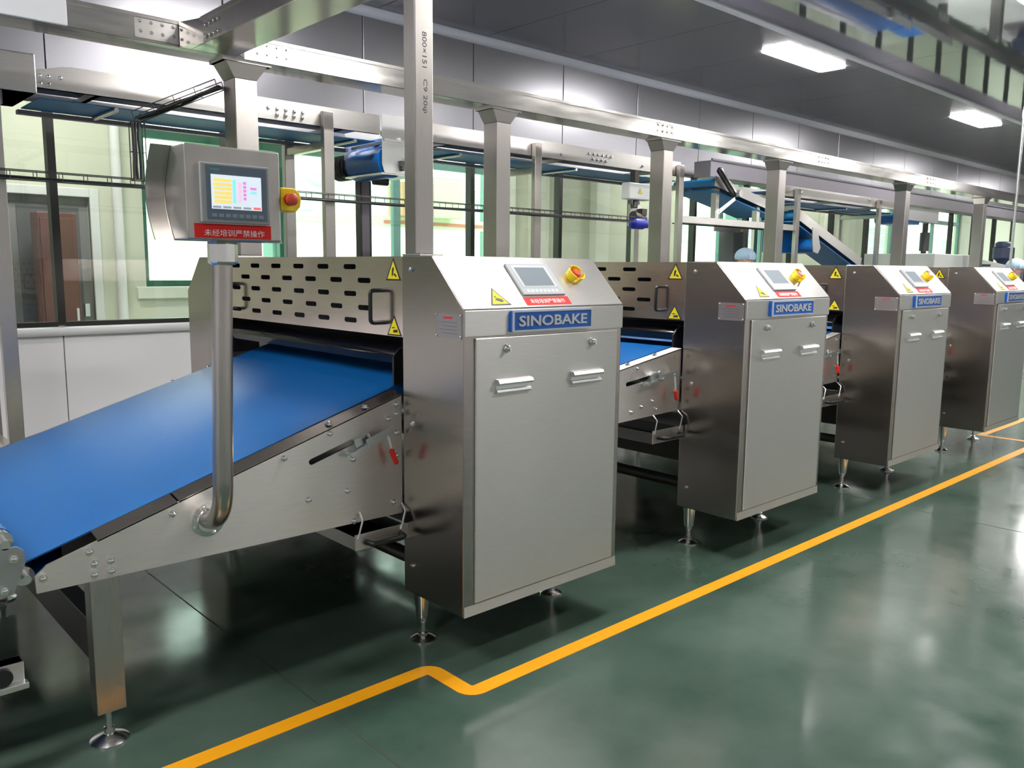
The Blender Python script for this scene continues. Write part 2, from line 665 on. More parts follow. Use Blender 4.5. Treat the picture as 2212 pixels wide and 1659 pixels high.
for lx, ly, lab in lamp_spots:
    if LP is None:
        LP = thing('ceiling_lamp', (lx, ly, ZC - 0.024), lab, 'lamp', 'ceiling panel lamps')
        m = MB()
        m.prism(rrect(lx, ly, 1.16, 0.26, 0.05), 2, ZC - 0.014, ZC - 0.008)
        m.build('frame', 'trim_white', LP)
        m = MB()
        m.prism(rrect(lx, ly, 1.20, 0.30, 0.05), 2, ZC - 0.024, ZC - 0.014)
        m.build('diffuser', 'lamp_white', LP)
    else:
        c = copy_tree(LP, None, (lx, ly, ZC - 0.024))
        c['label'] = lab

# ------------------------------------------------------------------ floor markings
def ribbon(pts, w, z=0.0015):
    """flat painted stripe along a polyline, mitred."""
    m = MB()
    P = [Vector((p[0], p[1])) for p in pts]
    L, Rr = [], []
    for i, p in enumerate(P):
        d0 = (p - P[i - 1]).normalized() if i else None
        d1 = (P[i + 1] - p).normalized() if i < len(P) - 1 else None
        d0 = d0 or d1
        d1 = d1 or d0
        t = (d0 + d1).normalized()
        n = Vector((-t.y, t.x))
        s = w / 2 / max(0.4, n.dot(Vector((-d0.y, d0.x))))
        L.append(p + n * s)
        Rr.append(p - n * s)
    for i in range(len(P) - 1):
        q = [L[i], L[i + 1], Rr[i + 1], Rr[i]]
        vs = [(a.x, a.y, 0.0) for a in q] + [(a.x, a.y, z) for a in q]
        m.mesh(vs, [(0, 3, 2, 1), (4, 5, 6, 7), (0, 1, 5, 4), (1, 2, 6, 5), (2, 3, 7, 6), (3, 0, 4, 7)])
    return m


def arc(cx, cy, r, a0, a1, n=6):
    return [(cx + r * math.cos(math.radians(a0 + (a1 - a0) * i / n)), cy + r * math.sin(math.radians(a0 + (a1 - a0) * i / n))) for i in range(n + 1)]


pts = [(-5.0, 2.365)] + arc(1.735, 2.325, 0.04, 90, 0) + arc(1.815, 2.163, 0.04, 180, 270) + [(8.2, 2.123)]
tag(ribbon(pts, 0.066).build('floor_stripe', 'line_yellow'), 'long yellow painted floor stripe with a step in front of the nearest machine', 'floor marking')
tag(ribbon([(14.5, 2.6), (8.36, 2.6), (8.27, -3.0)], 0.066).build('floor_stripe', 'line_yellow'), 'yellow floor stripe turning a corner beside the fourth cabinet', 'floor marking')

# ------------------------------------------------------------------ dough sheeting machines
X0, WC = 1.845, 0.858             # left face and width of the nearest cabinet
YF, YB = 2.252, 2.625             # front face and back of the near cabinet
YT, ZT, ZF, ZB0 = 2.434, 1.5425, 1.3535, 0.214
YC = 3.4885                       # middle of the machine
PITCH = 1.818


def mir(y):
    return 2 * YC - y


def console(x, s, h=0.0):
    """point on the sloping console: x from the left face, s up the slope, h off the surface."""
    A = Vector((X0, YF, ZF))
    d = Vector((0, YT - YF, ZT - ZF)).normalized()
    n = Vector((0, -d.z, d.y))
    return A + Vector((x, 0, 0)) + d * s + n * h


def slope_box(m, x0, x1, s0, s1, h0, h1):
    vs = [console(x, s, h) for x in (x0, x1) for s in (s0, s1) for h in (h0, h1)]
    m.mesh(vs, [(0, 1, 3, 2), (4, 6, 7, 5), (0, 4, 5, 1), (2, 3, 7, 6), (0, 2, 6, 4), (1, 5, 7, 3)])
    return m


def foot_part(x, y, ztop, parent):
    m = MB()
    m.lathe((x, y, 0), (0, 0, 1), [(0.052, 0), (0.052, 0.006), (0.040, 0.014), (0.020, 0.022), (0.020, 0.032), (0.012, 0.036),
                                   (0.012, 0.075), (0.019, 0.082), (0.019, 0.095), (0.026, 0.10), (0.036, ztop)], 18)
    return m.build('foot', 'steel_bright', parent, smooth=True)


def triangle_sign(parent, O, U, V, picto):
    """warning triangle: O lower left corner, U along the base, V up to the apex height."""
    O, U, V = Vector(O), Vector(U), Vector(V)
    N = U.cross(V).normalized()

    def pr(poly, h0, h1):
        m = MB()
        n = len(poly)
        vs = [O + U * a + V * b + N * h0 for a, b in poly] + [O + U * a + V * b + N * h1 for a, b in poly]
        fs = [tuple(range(n))[::-1], tuple(range(n, 2 * n))] + [(i, (i + 1) % n, n + (i + 1) % n, n + i) for i in range(n)]
        m.mesh(vs, fs)
        return m
    base = pr([(0, 0), (1, 0), (0.5, 1)], 0.0003, 0.0010).build('warning_sign', 'print_black', parent)
    part_label(base, 'yellow warning triangle with black border')
    pr([(0.11, 0.07), (0.89, 0.07), (0.5, 0.86)], 0.0010, 0.0015).build('yellow_field', 'warning_yellow', base)
    m = MB()
    for poly in picto:
        q = pr(poly, 0.0015, 0.0019)
        m.mesh(q.v, q.f)
    m.build('pictogram', 'print_black', base)
    return base


PIC_A = [[(0.40, 0.22), (0.48, 0.20), (0.56, 0.52), (0.50, 0.60), (0.42, 0.50)], [(0.52, 0.26), (0.70, 0.14), (0.72, 0.22), (0.58, 0.34)]]
PIC_B = [[(0.34, 0.28), (0.60, 0.16), (0.70, 0.20), (0.70, 0.30), (0.50, 0.40), (0.38, 0.36)], [(0.36, 0.44), (0.46, 0.40), (0.42, 0.54)]]
PIC_C = [[(0.44, 0.16), (0.74, 0.18), (0.72, 0.32), (0.44, 0.28)], [(0.36, 0.36), (0.56, 0.38), (0.54, 0.43), (0.36, 0.42)]]


def build_machine():
    t = thing('dough_sheeter', (X0, YC, 0), 'nearest stainless sheeting machine with steel post on its cabinet', 'machine',
              'row of dough sheeting machines')
    prof = [(YF, ZB0), (YB, ZB0), (YB, ZT), (YT, ZT), (YF, ZF)]
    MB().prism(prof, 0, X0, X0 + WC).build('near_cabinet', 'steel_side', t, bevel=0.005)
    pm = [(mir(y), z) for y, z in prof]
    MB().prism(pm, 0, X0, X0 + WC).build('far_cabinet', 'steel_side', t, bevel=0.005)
    # front cover band under the console and the bottom edge strip
    MB().box(X0 + 0.0, X0 + WC, YF - 0.006, YF, 1.256, ZF - 0.004).build('cover_band', 'steel', t, bevel=0.002)
    # console sheet
    m = MB()
    slope_box(m, 0.0, WC, 0.001, 0.258, 0.0, 0.0025)
    m.build('console_sheet', 'steel_x', t)
    # door with handles and locks
    d = MB().box(X0 + 0.049, X0 + 0.822, YF - 0.009, YF, 0.262, 1.250).build('door', 'steel', t, bevel=0.003)
    m = MB()
    m.prism([(YF - 0.004, ZB0 + 0.001), (YF, ZB0 + 0.001), (YF, 0.256), (YF - 0.001, 0.256)], 0, X0 + 0.002, X0 + WC - 0.002)
    m.build('kick_strip', 'steel', t)
    for hx0, hx1 in ((1.988, 2.160), (2.386, 2.562)):
        y = YF - 0.009
        h = MB()
        h.prism([(y, 1.042), (y - 0.010, 1.042), (y - 0.013, 1.048), (y - 0.010, 1.056), (y - 0.003, 1.058), (y - 0.003, 1.072),
                 (y - 0.020, 1.074), (y - 0.024, 1.082), (y - 0.018, 1.093), (y, 1.096)], 0, hx0, hx1)
        part_label(h.build('handle', 'aluminium', d, smooth=True), 'bright metal lip handle')
    for lx in (2.041, 2.509):
        m = MB()
        m.lathe((lx, YF - 0.009, 1.207), (0, -1, 0), [(0.016, 0), (0.016, 0.004), (0.011, 0.006), (0.011, 0.016), (0.008, 0.018)], 14)
        m.box(lx - 0.003, lx + 0.003, YF - 0.033, YF - 0.026, 1.199, 1.215)
        m.build('lock', 'steel_bright', d, smooth=True)
    # name plate with raised lettering
    s0, s1, q0, q1 = X0 + 0.216, X0 + 0.646, 1.266, 1.344
    y = YF - 0.006
    s = MB().box(s0, s1, y - 0.014, y, q0, q1).build('name_plate', 'sign_blue', t, bevel=0.002)
    m = MB()
    e = 0.006
    for a in ((s0, s1, q0, q0 + e), (s0, s1, q1 - e, q1), (s0, s0 + e, q0 + e, q1 - e), (s1 - e, s1, q0 + e, q1 - e)):
        m.box(a[0], a[1], y - 0.018, y - 0.012, a[2], a[3])
    m.build('rim', 'sign_silver', s)
    text_part('lettering', 'SINOBAKE', (s0 + 0.030, y - 0.014, q0 + 0.019), (s1 - s0 - 0.060, 0, 0), (0, 0, q1 - q0 - 0.038),
              'sign_silver', s, 0.004, 0.022)
    # touch screen
    m = MB()
    slope_box(m, 0.319, 0.547, 0.054, 0.218, 0.002, 0.012)
    ts = m.build('touch_screen', 'bezel_grey', t, bevel=0.003)
    m = MB()
    slope_box(m, 0.338, 0.526, 0.092, 0.205, 0.012, 0.0128)
    m.build('bezel', 'bezel_white', ts)
    m = MB()
    slope_box(m, 0.352, 0.512, 0.098, 0.194, 0.0128, 0.0134)
    m.build('display', 'lcd_off', ts)
    m = MB()
    for k in range(8):
        slope_box(m, 0.345 + 0.022 * k, 0.359 + 0.022 * k, 0.066, 0.078, 0.012, 0.0127)
    m.build('key_row', 'sign_silver', ts)
    # red notice
    m = MB()
    slope_box(m, 0.312, 0.556, 0.008, 0.049, 0.0025, 0.0032)
    rn = m.build('notice_label', 'notice_red', t)
    dv = (console(0, 1) - console(0, 0))
    text_part('lettering', '未经培训严禁操作', console(0.340, 0.017, 0.0032), (0.188, 0, 0), dv * 0.022, 'print_white', rn, 0.0004)
    # warning triangle on the console
    triangle_sign(t, console(0.133, 0.012, 0.0025), (0.102, 0, 0), dv * 0.088, PIC_B)
    # emergency stop in a yellow shroud
    c = console(0.660, 0.148, 0.0025)
    nrm = (console(0, 0, 1) - console(0, 0, 0))
    es = MB().lathe(c, nrm, [(0.034, 0), (0.034, 0.004), (0.026, 0.008), (0.020, 0.010)], 24).build('emergency_stop', 'stop_yellow', t, smooth=True)
    m = MB()
    u = Vector((1, 0, 0))
    w = nrm.cross(u)
    for a0 in (20, 140, 260):
        vs, fs = [], []
        n = 8
        for i in range(n + 1):
            a = math.radians(a0 + 92 * i / n)
            dd = u * math.cos(a) + w * math.sin(a)
            for r, h in ((0.030, 0.002), (0.034, 0.036), (0.038, 0.036), (0.035, 0.002)):
                vs.append(c + dd * r + nrm * h)
        for i in range(n):
            for k in range(4):
                fs.append((i * 4 + k, i * 4 + (k + 1) % 4, (i + 1) * 4 + (k + 1) % 4, (i + 1) * 4 + k))
        fs += [(0, 1, 2, 3), (n * 4 + 3, n * 4 + 2, n * 4 + 1, n * 4)]
        m.mesh(vs, fs)
    m.build('shroud', 'stop_yellow', es, smooth=True)
    m = MB()
    m.lathe(c + nrm * 0.010, nrm, [(0.012, 0), (0.012, 0.010), (0.020, 0.012), (0.020, 0.022), (0.016, 0.026)], 18)
    part_label(m.build('button', 'stop_red', es, smooth=True), 'red mushroom push button')
    # rating plate on the cabinet side
    rp = MB().box(X0 - 0.0015, X0 + 0.0005, 2.262, 2.412, 1.248, 1.336).build('rating_plate', 'rating', t)
    MB().box(X0 - 0.0021, X0 - 0.0015, 2.315, 2.365, 1.318, 1.325).build('title_print', 'notice_red', rp)
    m = MB()
    for k in range(4):
        m.box(X0 - 0.0019, X0 - 0.0015, 2.285, 2.390 - 0.015 * (k % 2), 1.304 - k * 0.013, 1.305 - k * 0.013)
    m.build('print_lines', 'ink', rp)
    for yy in (2.268, 2.406):
        for zz in (1.254, 1.330):
            bolt(BOLT_X, (X0 - 0.001, yy, zz), t).scale = (0.5, 0.5, 0.5)
    for yy, zz in ((2.562, 1.491), (2.566, 0.331), (2.560, 0.90)):
        bolt(BOLT_X, (X0, yy, zz), t)
    # slotted guard between the cabinets, mirrored at the outlet side
    holes = []
    for zr, y0, n in ((1.499, 3.016, 6), (1.444, 2.908, 7), (1.388, 3.016, 6), (1.333, 2.908, 7), (1.278, 3.016, 6)):
        for k in range(n):
            yc = y0 + 0.2185 * k
            holes.append(slot_loop((yc - 0.037, zr), (yc + 0.037, zr), 0.0105))
    outer = [(YB + 0.002, 1.230), (mir(YB) - 0.002, 1.230), (mir(YB) - 0.002, 1.540), (YB + 0.002, 1.540)]
    g = plate_with_holes(outer, holes, 0.004, lambda u, v, w: (X0 + 0.012 + w, u, v)).build('guard_panel', 'steel_guard', t)
    plate_with_holes(outer, holes, 0.004, lambda u, v, w: (X0 + WC - 0.016 + w, u, v)).build('guard_panel', 'steel_guard', t)
    for yh in (2.784, mir(2.784) - 0.08):
        m = MB()
        xa, xb = X0 + 0.012, X0 - 0.040
        pts = [(xa, yh, 1.407), (xb + 0.015, yh, 1.407)] + [(xb + 0.015 - 0.015 * math.sin(a), yh, 1.392 + 0.015 * math.cos(a)) for a in (0.5, 1.0, 1.57)]
        pts += [(xb + 0.015 - 0.015 * math.cos(a), yh, 1.294 - 0.015 * math.sin(a)) for a in (0.0, 0.5, 1.0, 1.57)] + [(xa, yh, 1.279)]
        m.tube(pts, 0.0085, 10)
        part_label(m.build('guard_handle', 'black_plastic', g, smooth=True), 'black bow handle')
    triangle_sign(t, (X0 + 0.012, 2.749, 1.447), (0, -0.102, 0), (0, 0, 0.088), PIC_A)
    triangle_sign(t, (X0 + 0.012, 2.745, 1.232), (0, -0.100, 0), (0, 0, 0.080), PIC_C)
    # roof sheet, rolls, black hood and inner shrouds
    MB().box(X0 + 0.016, X0 + WC - 0.016, YB, mir(YB), 1.533, 1.540).build('roof_sheet', 'steel', t)
    MB().cyl((X0 + 0.42, YB, 1.26), (X0 + 0.42, mir(YB), 1.26), 0.16, 32).build('upper_roll', 'steel_bright', t, smooth=True)
    MB().cyl((X0 + 0.44, YB, 0.88), (X0 + 0.44, mir(YB), 0.88), 0.17, 32).build('lower_roll', 'steel_bright', t, smooth=True)
    m = MB()
    hood = [(X0 + 0.03, 1.120), (X0 + 0.02, 1.150), (X0 + 0.035, 1.178), (X0 + 0.065, 1.190), (X0 + 0.20, 1.205), (X0 + 0.20, 1.195),
            (X0 + 0.07, 1.180), (X0 + 0.045, 1.168), (X0 + 0.032, 1.148), (X0 + 0.04, 1.120)]
    m.prism(hood, 1, 2.70, mir(2.70))
    m.build('scraper_hood', 'black_gloss', t, smooth=True)
    m = MB()
    m.prism([(X0 + 0.004, 1.035), (X0 + 0.20, 1.09), (X0 + 0.20, 1.205), (X0 + 0.065, 1.192), (X0 + 0.03, 1.178), (X0 + 0.004, 1.15)], 1, 2.690, 2.700)
    m.build('hood_cheek', 'black_plastic', t)
    m = MB()
    m.prism([(X0 + 0.004, 1.035), (X0 + 0.20, 1.09), (X0 + 0.20, 1.205), (X0 + 0.065, 1.192), (X0 + 0.03, 1.178), (X0 + 0.004, 1.15)], 1, mir(2.700), mir(2.690))
    m.build('hood_cheek', 'black_plastic', t)
    MB().box(X0 + 0.215, X0 + 0.225, YB, mir(YB), 1.12, 1.53).build('inner_shroud', 'black_paint', t)
    m = MB()
    m.box(X0 + 0.02, X0 + 0.24, mir(YB) - 0.006, mir(YB), 1.03, 1.23)
    m.box(X0 + 0.02, X0 + 0.10, YB, YB + 0.006, 1.03, 1.23)
    m.build('inner_frame', 'black_paint', t)
    MB().prism([(X0 + 0.0, 1.029), (X0 + 0.20, 1.091), (X0 + 0.20, 1.035), (X0 + 0.0, 0.985)], 1, 2.705, 4.125).build('infeed_belt', 'belt_blue', t)
    # lower frame: belly box and cross bars
    MB().box(X0 + 0.10, X0 + WC - 0.04, YB, mir(YB), 0.44, 0.56).build('belly_box', 'dark_steel', t, bevel=0.004)
    MB().cyl((X0 + 0.05, YB, 0.335), (X0 + 0.05, mir(YB), 0.335), 0.030, 16).build('cross_bar', 'dark_steel', t, smooth=True)
    MB().box(X0 + WC - 0.10, X0 + WC - 0.04, YB, mir(YB), 0.30, 0.37).build('cross_bar', 'dark_steel', t, bevel=0.004)
    for xf in (X0 + 0.06, X0 + WC - 0.06):
        for yf in (2.583, mir(2.583)):
            foot_part(xf, yf, ZB0 + 0.002, t)
    return t


machine0 = build_machine()
mlabels = ['second stainless sheeting machine from the near end of the row',
           'third stainless sheeting machine from the near end of the row',
           'farthest stainless sheeting machine cut off at the right edge']
machines = [machine0]
for i, lab in enumerate(mlabels):
    c = copy_tree(machine0, None, (X0 + PITCH * (i + 1), YC, 0))
    c['label'] = lab
    machines.append(c)

# ------------------------------------------------------------------ toggle clamp used on every belt table
def clamp(parent, xa, za, xb, zb, gx, gz, gx2, gz2, y):
    """latch along the plate from (xa,za) to (xb,zb), red grip from (gx,gz) to (gx2,gz2); plate face at y."""
    m = MB()
    d = Vector((xb - xa, 0, zb - za))
    P = lambda t, yy, dz=0: Vector((xa, yy, za + dz)) + d * t
    m.bar(P(0.0, y - 0.030), P(0.55, y - 0.030), 0.010, 0.010)
    m.bar(P(0.40, y - 0.024), P(1.02, y - 0.024), 0.022, 0.020)
    m.bar(P(0.42, y - 0.038, 0.014), P(1.02, y - 0.038, 0.010), 0.005, 0.026)
    m.cyl(P(0.12, y - 0.040), P(0.12, y), 0.010, 10)
    m.cyl(P(0.55, y - 0.044), P(0.55, y), 0.009, 10)
    m.cyl(P(0.9, y - 0.044), P(0.9, y), 0.008, 10)
    m.bar(P(0.05, y - 0.034, 0.012), P(0.30, y - 0.034, -0.012), 0.006, 0.006)
    m.bar(P(0.55, y - 0.03, 0.01), P(0.45, y - 0.03, 0.045), 0.012, 0.010)
    m.bar(P(0.9, y - 0.036), Vector((gx, y - 0.040, gz + 0.005)), 0.006, 0.008)
    c = m.build('toggle_clamp', 'zinc', parent)
    g0, g1 = Vector((gx, y - 0.040, gz)), Vector((gx2, y - 0.042, gz2))
    ax = g1 - g0
    L = ax.length
    prof = [(0.006, 0), (0.010, 0.003)]
    for k in range(4):
        h = 0.003 + (L - 0.006) * (k + 0.5) / 4
        prof += [(0.0115, h - 0.002), (0.0095, h + (L - 0.006) / 8)]
    prof += [(0.008, L - 0.001), (0.004, L)]
    part_label(MB().lathe(g0, ax, prof, 12).build('grip', 'grip_red', c, smooth=True), 'red rubber clamp grip')
    m = MB()
    m.prism([(xa + 0.37 * d.x - 0.035, za + 0.37 * d.z + 0.03), (xa + 0.37 * d.x + 0.02, za + 0.37 * d.z + 0.045),
             (xa + 0.37 * d.x + 0.04, za + 0.37 * d.z + 0.01), (xa + 0.37 * d.x - 0.02, za + 0.37 * d.z - 0.01)], 1, y - 0.02, y)
    m.build('clamp_block', 'zinc', c)
    return c


# ------------------------------------------------------------------ inclined belt table feeding the nearest machine
YP = 2.63                          # face of the near side plate
t = thing('inclined_conveyor', (1.2, 3.4, 0), 'long inclined blue belt conveyor feeding the nearest machine', 'conveyor')
outer = [(0.548, 0.544), (1.842, 0.534), (1.842, 1.008), (0.577, 0.623), (0.546, 0.596)]
hole = slot_loop((1.447, 0.800), (1.630, 0.854), 0.011)
plate_with_holes(outer, [hole], 0.008, lambda u, v, w: (u, YP + w, v)).build('side_plate', 'steel_plate', t)
YP2 = 4.20
plate_with_holes(outer, [], 0.008, lambda u, v, w: (u, YP2 - w, v)).build('side_plate', 'steel_plate', t)
zb = lambda x: 0.628 + 0.309 * (x - 0.547)
# belt loop
m = MB()
xl, xr = 0.545, 1.812
th = 0.005
top = [(xl + 0.0, zb(xl)), (xr, zb(xr))]
r = 0.030
loop = []
c0 = Vector((0.527, zb(0.527) - 0.0315))
nup = Vector((-0.295, 0.955))
for i in range(9):
    a = math.radians(107 + 180 * i / 8)
    loop.append((c0.x + r * math.cos(a), c0.y + r * math.sin(a)))
loop += [(1.842, zb(1.842) - 0.060), (1.842, zb(1.842))]
n = len(loop)
cen = []
for k in range(n):                 # inner outline of the endless belt, 5 mm inside
    p_, q_, r_ = Vector(loop[k - 1]), Vector(loop[k]), Vector(loop[(k + 1) % n])
    d_ = ((q_ - p_).normalized() + (r_ - q_).normalized()).normalized()
    cen.append(q_ + Vector((-d_.y, d_.x)) * 0.005)
vs = [(p_[0], 2.700, p_[1]) for p_ in loop] + [(p_.x, 2.700, p_.y) for p_ in cen]
vs += [(p_[0], 4.13, p_[1]) for p_ in loop] + [(p_.x, 4.13, p_.y) for p_ in cen]
fs = []
for k in range(n):
    l_ = (k + 1) % n
    fs += [(k, l_, 2 * n + l_, 2 * n + k), (n + k, 3 * n + k, 3 * n + l_, n + l_), (k, n + k, n + l_, l_), (2 * n + k, 2 * n + l_, 3 * n + l_, 3 * n + k)]
m.mesh(vs, fs)
b = m.build('belt', 'belt_blue', t, smooth=True)
MB().prism([(0.64, zb(0.64) - 0.010), (1.84, zb(1.84) - 0.010), (1.84, zb(1.84) - 0.050), (0.64, zb(0.64) - 0.050)], 1, 2.712, 4.118).build('slider_bed', 'dark_steel', t)
m = MB()
m.cyl((c0.x, YP + 0.008, c0.y), (c0.x, 2.70, c0.y), 0.012, 14)
m.cyl((c0.x, 2.672, c0.y), (c0.x, 2.698, c0.y), 0.028, 18)
m.build('end_roller', 'steel_bright', t, smooth=True)
MB().cyl((c0.x, 4.13, c0.y), (c0.x, YP2 - 0.008, c0.y), 0.012, 14).build('roller_shaft', 'steel_bright', t, smooth=True)
for xa, xb in ((0.72, 0.964), (0.970, 1.841)):
    zp = lambda x: 0.623 + 0.3045 * (x - 0.577)
    for yo, yi in ((YP, 2.697), (YP2, YP2 - 0.067)):
        m = MB()
        vs = [(x_, y_, zp(x_) + dz) for x_ in (xa, xb) for y_, dz in ((yo, -0.004), (yo, 0.002), (yi, 0.015), (yi, 0.009))]
        m.mesh(vs, [(0, 1, 2, 3), (7, 6, 5, 4), (0, 4, 5, 1), (1, 5, 6, 2), (2, 6, 7, 3), (3, 7, 4, 0)])
        m.build('edge_rail', 'steel_side', t)
for bx in (1.535, 1.690):
    bolt(BOLT_Z, (bx, 2.655, 0.623 + 0.3045 * (bx - 0.577) + 0.007), t)
for bx in (1.53, 1.72):
    bolt(BOLT_Z, (bx, YP2 - 0.03, 0.623 + 0.3045 * (bx - 0.577) + 0.002), t)
for bx, bz in ((1.339, 0.830), (1.430, 0.662), (1.592, 0.667), (1.523, 0.894), (1.618, 0.784), (1.778, 0.919), (1.815, 0.972), (0.946, 0.706),
               (1.815, 0.935), (1.815, 0.860), (1.815, 0.770), (1.800, 0.585), (0.566, 0.586), (0.695, 0.637), (0.707, 0.597), (0.705, 0.563),
               (0.753, 0.596), (0.754, 0.563), (1.62, 0.545)):
    bolt(BOLT_Y, (bx, YP, bz), t)
clamp(t, 1.575, 0.803, 1.771, 0.874, 1.764, 0.808, 1.787, 0.748, YP)
for yl, s in ((YP + 0.008, 1), (YP2 - 0.008, -1)):
    ya, yb = min(yl, yl + 0.055 * s), max(yl, yl + 0.055 * s)
    if s > 0:
        ya, yb = YP, YP + 0.06
    lg = MB().box(0.689, 0.776, ya, yb, 0.105, 0.543).build('leg', 'steel_post', t, bevel=0.004)
    m = MB()
    m.lathe((0.728, (ya + yb) / 2, 0), (0, 0, 1), [(0.058, 0), (0.058, 0.006), (0.045, 0.014), (0.016, 0.026), (0.016, 0.045), (0.011, 0.048), (0.011, 0.107)], 22)
    m.build('foot', 'steel_bright', lg, smooth=True)
MB().box(0.700, 0.760, YP + 0.06, YP2 - 0.06, 0.255, 0.395).build('cross_beam', 'dark_steel', t, bevel=0.004)
m = MB()
m.box(0.58, 1.84, YP + 0.008, YP + 0.02, 0.552, 0.60)
m.build('stiffener', 'dark_steel', t)

# belt tables between the machines
def short_table(i):
    xm = X0 + PITCH * i
    t = thing('belt_table', (xm - 0.45, 3.4, 0.7), ['', 'blue belt table between the first and second machines',
              'blue belt table between the second and third machines', 'blue belt table between the third and fourth machines'][i],
              'conveyor', 'belt tables between machines')
    dx = xm - 3.663
    xa, xb = 2.712 + dx, 3.660 + dx
    zt = lambda x: 1.081 + 0.157 * (x - dx - 3.659)
    outer = [(xa, 0.725), (xb, 0.749), (xb, zt(xb)), (xa, zt(xa))]
    hole = slot_loop((3.215 + dx, 0.926), (3.375 + dx, 0.944), 0.011)
    plate_with_holes(outer, [hole], 0.008, lambda u, v, w: (u, YP + w, v)).build('side_plate', 'steel_plate', t)
    plate_with_holes(outer, [], 0.008, lambda u, v, w: (u, YP2 - w, v)).build('side_plate', 'steel_plate', t)
    for ya, yb in ((YP, 2.694), (YP2 - 0.064, YP2)):
        m = MB()
        m.prism([(xa, zt(xa) - 0.004), (xb, zt(xb) - 0.004), (xb, zt(xb) + 0.002), (xa, zt(xa) + 0.002)], 1, ya, yb)
        m.build('edge_rail', 'steel_plate', t)
    m = MB()
    m.prism([(xa, zt(xa) + 0.006), (xb, zt(xb) + 0.006), (xb, zt(xb) - 0.05), (xa, zt(xa) - 0.05)], 1, 2.70, 4.13)
    m.build('belt', 'belt_blue', t)
    for bx in (3.25, 3.47):
        bolt(BOLT_Z, (bx + dx, 2.66, zt(bx + dx) + 0.002), t)
    for bx, bz in ((3.29, 1.0), (3.60, 1.04), (3.60, 0.95), (3.60, 0.86), (3.33, 0.80), (3.42, 0.82), (3.25, 0.78), (3.45, 0.775), (3.60, 0.79)):
        bolt(BOLT_YS, (bx + dx, YP, bz), t)
    clamp(t, 3.307 + dx, 0.915, 3.585 + dx, 0.955, 3.565 + dx, 0.868, 3.577 + dx, 0.815, YP)
    return t


for i in (1, 2, 3):
    short_table(i)

# scrap trays under the belt tables
def scrap_tray(xa, xb, z0, z1, label):
    t = thing('scrap_tray', ((xa + xb) / 2, 3.4, z0), label, 'tray', 'scrap trays under the belts')
    y0, y1 = 2.60, 4.12
    m = MB()
    m.box(xa, xb, y0, y1, z0, z0 + 0.004)
    m.box(xa, xa + 0.004, y0, y1, z0 + 0.004, z1)
    m.box(xb - 0.004, xb, y0, y1, z0 + 0.004, z1)
    m.box(xa + 0.004, xb - 0.004, y1 - 0.004, y1, z0 + 0.004, z1)
    m.build('pan', 'steel_x', t)
    MB().box(xa - 0.004, xb + 0.004, y0 - 0.005, y0, z0, z1 + 0.01).build('front', 'steel', t, bevel=0.002)
    hx0, hx1 = xa + 0.045, xb - 0.035
    zc = (z0 + z1) / 2
    m = MB()
    m.tube([(hx0, y0 - 0.005, zc), (hx0 + 0.005, y0 - 0.038, zc), (hx0 + 0.02, y0 - 0.048, zc), (hx1 - 0.02, y0 - 0.048, zc),
            (hx1 - 0.005, y0 - 0.038, zc), (hx1, y0 - 0.005, zc)], 0.011, 10)
    part_label(m.build('handle', 'black_plastic', t, smooth=True), 'black plastic bow handle')
    for hx in (xa + 0.012, xb - 0.03):
        m = MB()
        m.tube([(hx + 0.03, YP + 0.01, z1 + 0.09), (hx + 0.02, y0 - 0.004, z1 + 0.06), (hx - 0.005, y0 - 0.008, z1 - 0.005), (hx - 0.003, y0 + 0.002, z1 - 0.012)], 0.004, 8)
        m.build('hook', 'zinc', t, smooth=True)
    return t


scrap_tray(1.605, 1.842, 0.438, 0.490, 'steel scrap tray with black handle under the inclined conveyor')
for i, w in ((1, 'second'), (2, 'third'), (3, 'fourth')):
    xm = X0 + PITCH * i
    scrap_tray(xm - 0.27, xm - 0.01, 0.60, 0.66, 'steel scrap tray with black handle left of the %s machine' % w)

# ------------------------------------------------------------------ neighbouring conveyor at the left edge
t = thing('discharge_conveyor', (-0.8, 3.4, 0), 'blue belt conveyor with grey end plate at the left edge', 'conveyor')
outer = [(-2.2, 0.563), (0.450, 0.563), (0.484, 0.568), (0.519, 0.655), (0.517, 0.690), (0.500, 0.705), (-2.2, 0.705)]
for ya, yb in ((2.600, 2.608), (4.16, 4.168)):
    m = MB()
    m.prism(outer, 1, ya, yb)
    m.build('end_plate', 'grey_plate', t)
loop = []
for i in range(9):
    a = math.radians(-90 + 180 * i / 8)
    loop.append((0.472 + 0.031 * math.cos(a), 0.715 + 0.031 * math.sin(a)))
loop += [(-2.2, 0.746), (-2.2, 0.684)]
m = MB()
m.prism(loop, 1, 2.68, 4.09)
m.build('belt', 'belt_blue', t, smooth=True)
m = MB()
m.cyl((0.472, 2.60, 0.715), (0.472, 2.68, 0.715), 0.014, 14)
m.cyl((0.472, 2.640, 0.715), (0.472, 2.676, 0.715), 0.029, 18)
m.build('end_roller', 'steel_bright', t, smooth=True)
for bx, bz in ((0.490, 0.672), (0.462, 0.585), (0.30, 0.60), (0.1, 0.65)):
    bolt(BOLT_Y, (bx, 2.600, bz), t)
fr = MB().box(-2.2, 0.498, 2.61, 2.66, 0.290, 0.360).build('lower_rail', 'steel', t, bevel=0.003)
m = MB()
m.box(-2.2, 0.503, 2.585, 2.612, 0.286, 0.304)
m.build('rail_lip', 'aluminium', fr, bevel=0.002)
MB().cyl((0.44, 2.604, 0.330), (0.44, 2.592, 0.330), 0.026, 18).build('roller_cap', 'black_plastic', fr, smooth=True)
MB().box(-2.2, 0.498, 4.10, 4.15, 0.290, 0.360).build('lower_rail', 'steel', t, bevel=0.003)
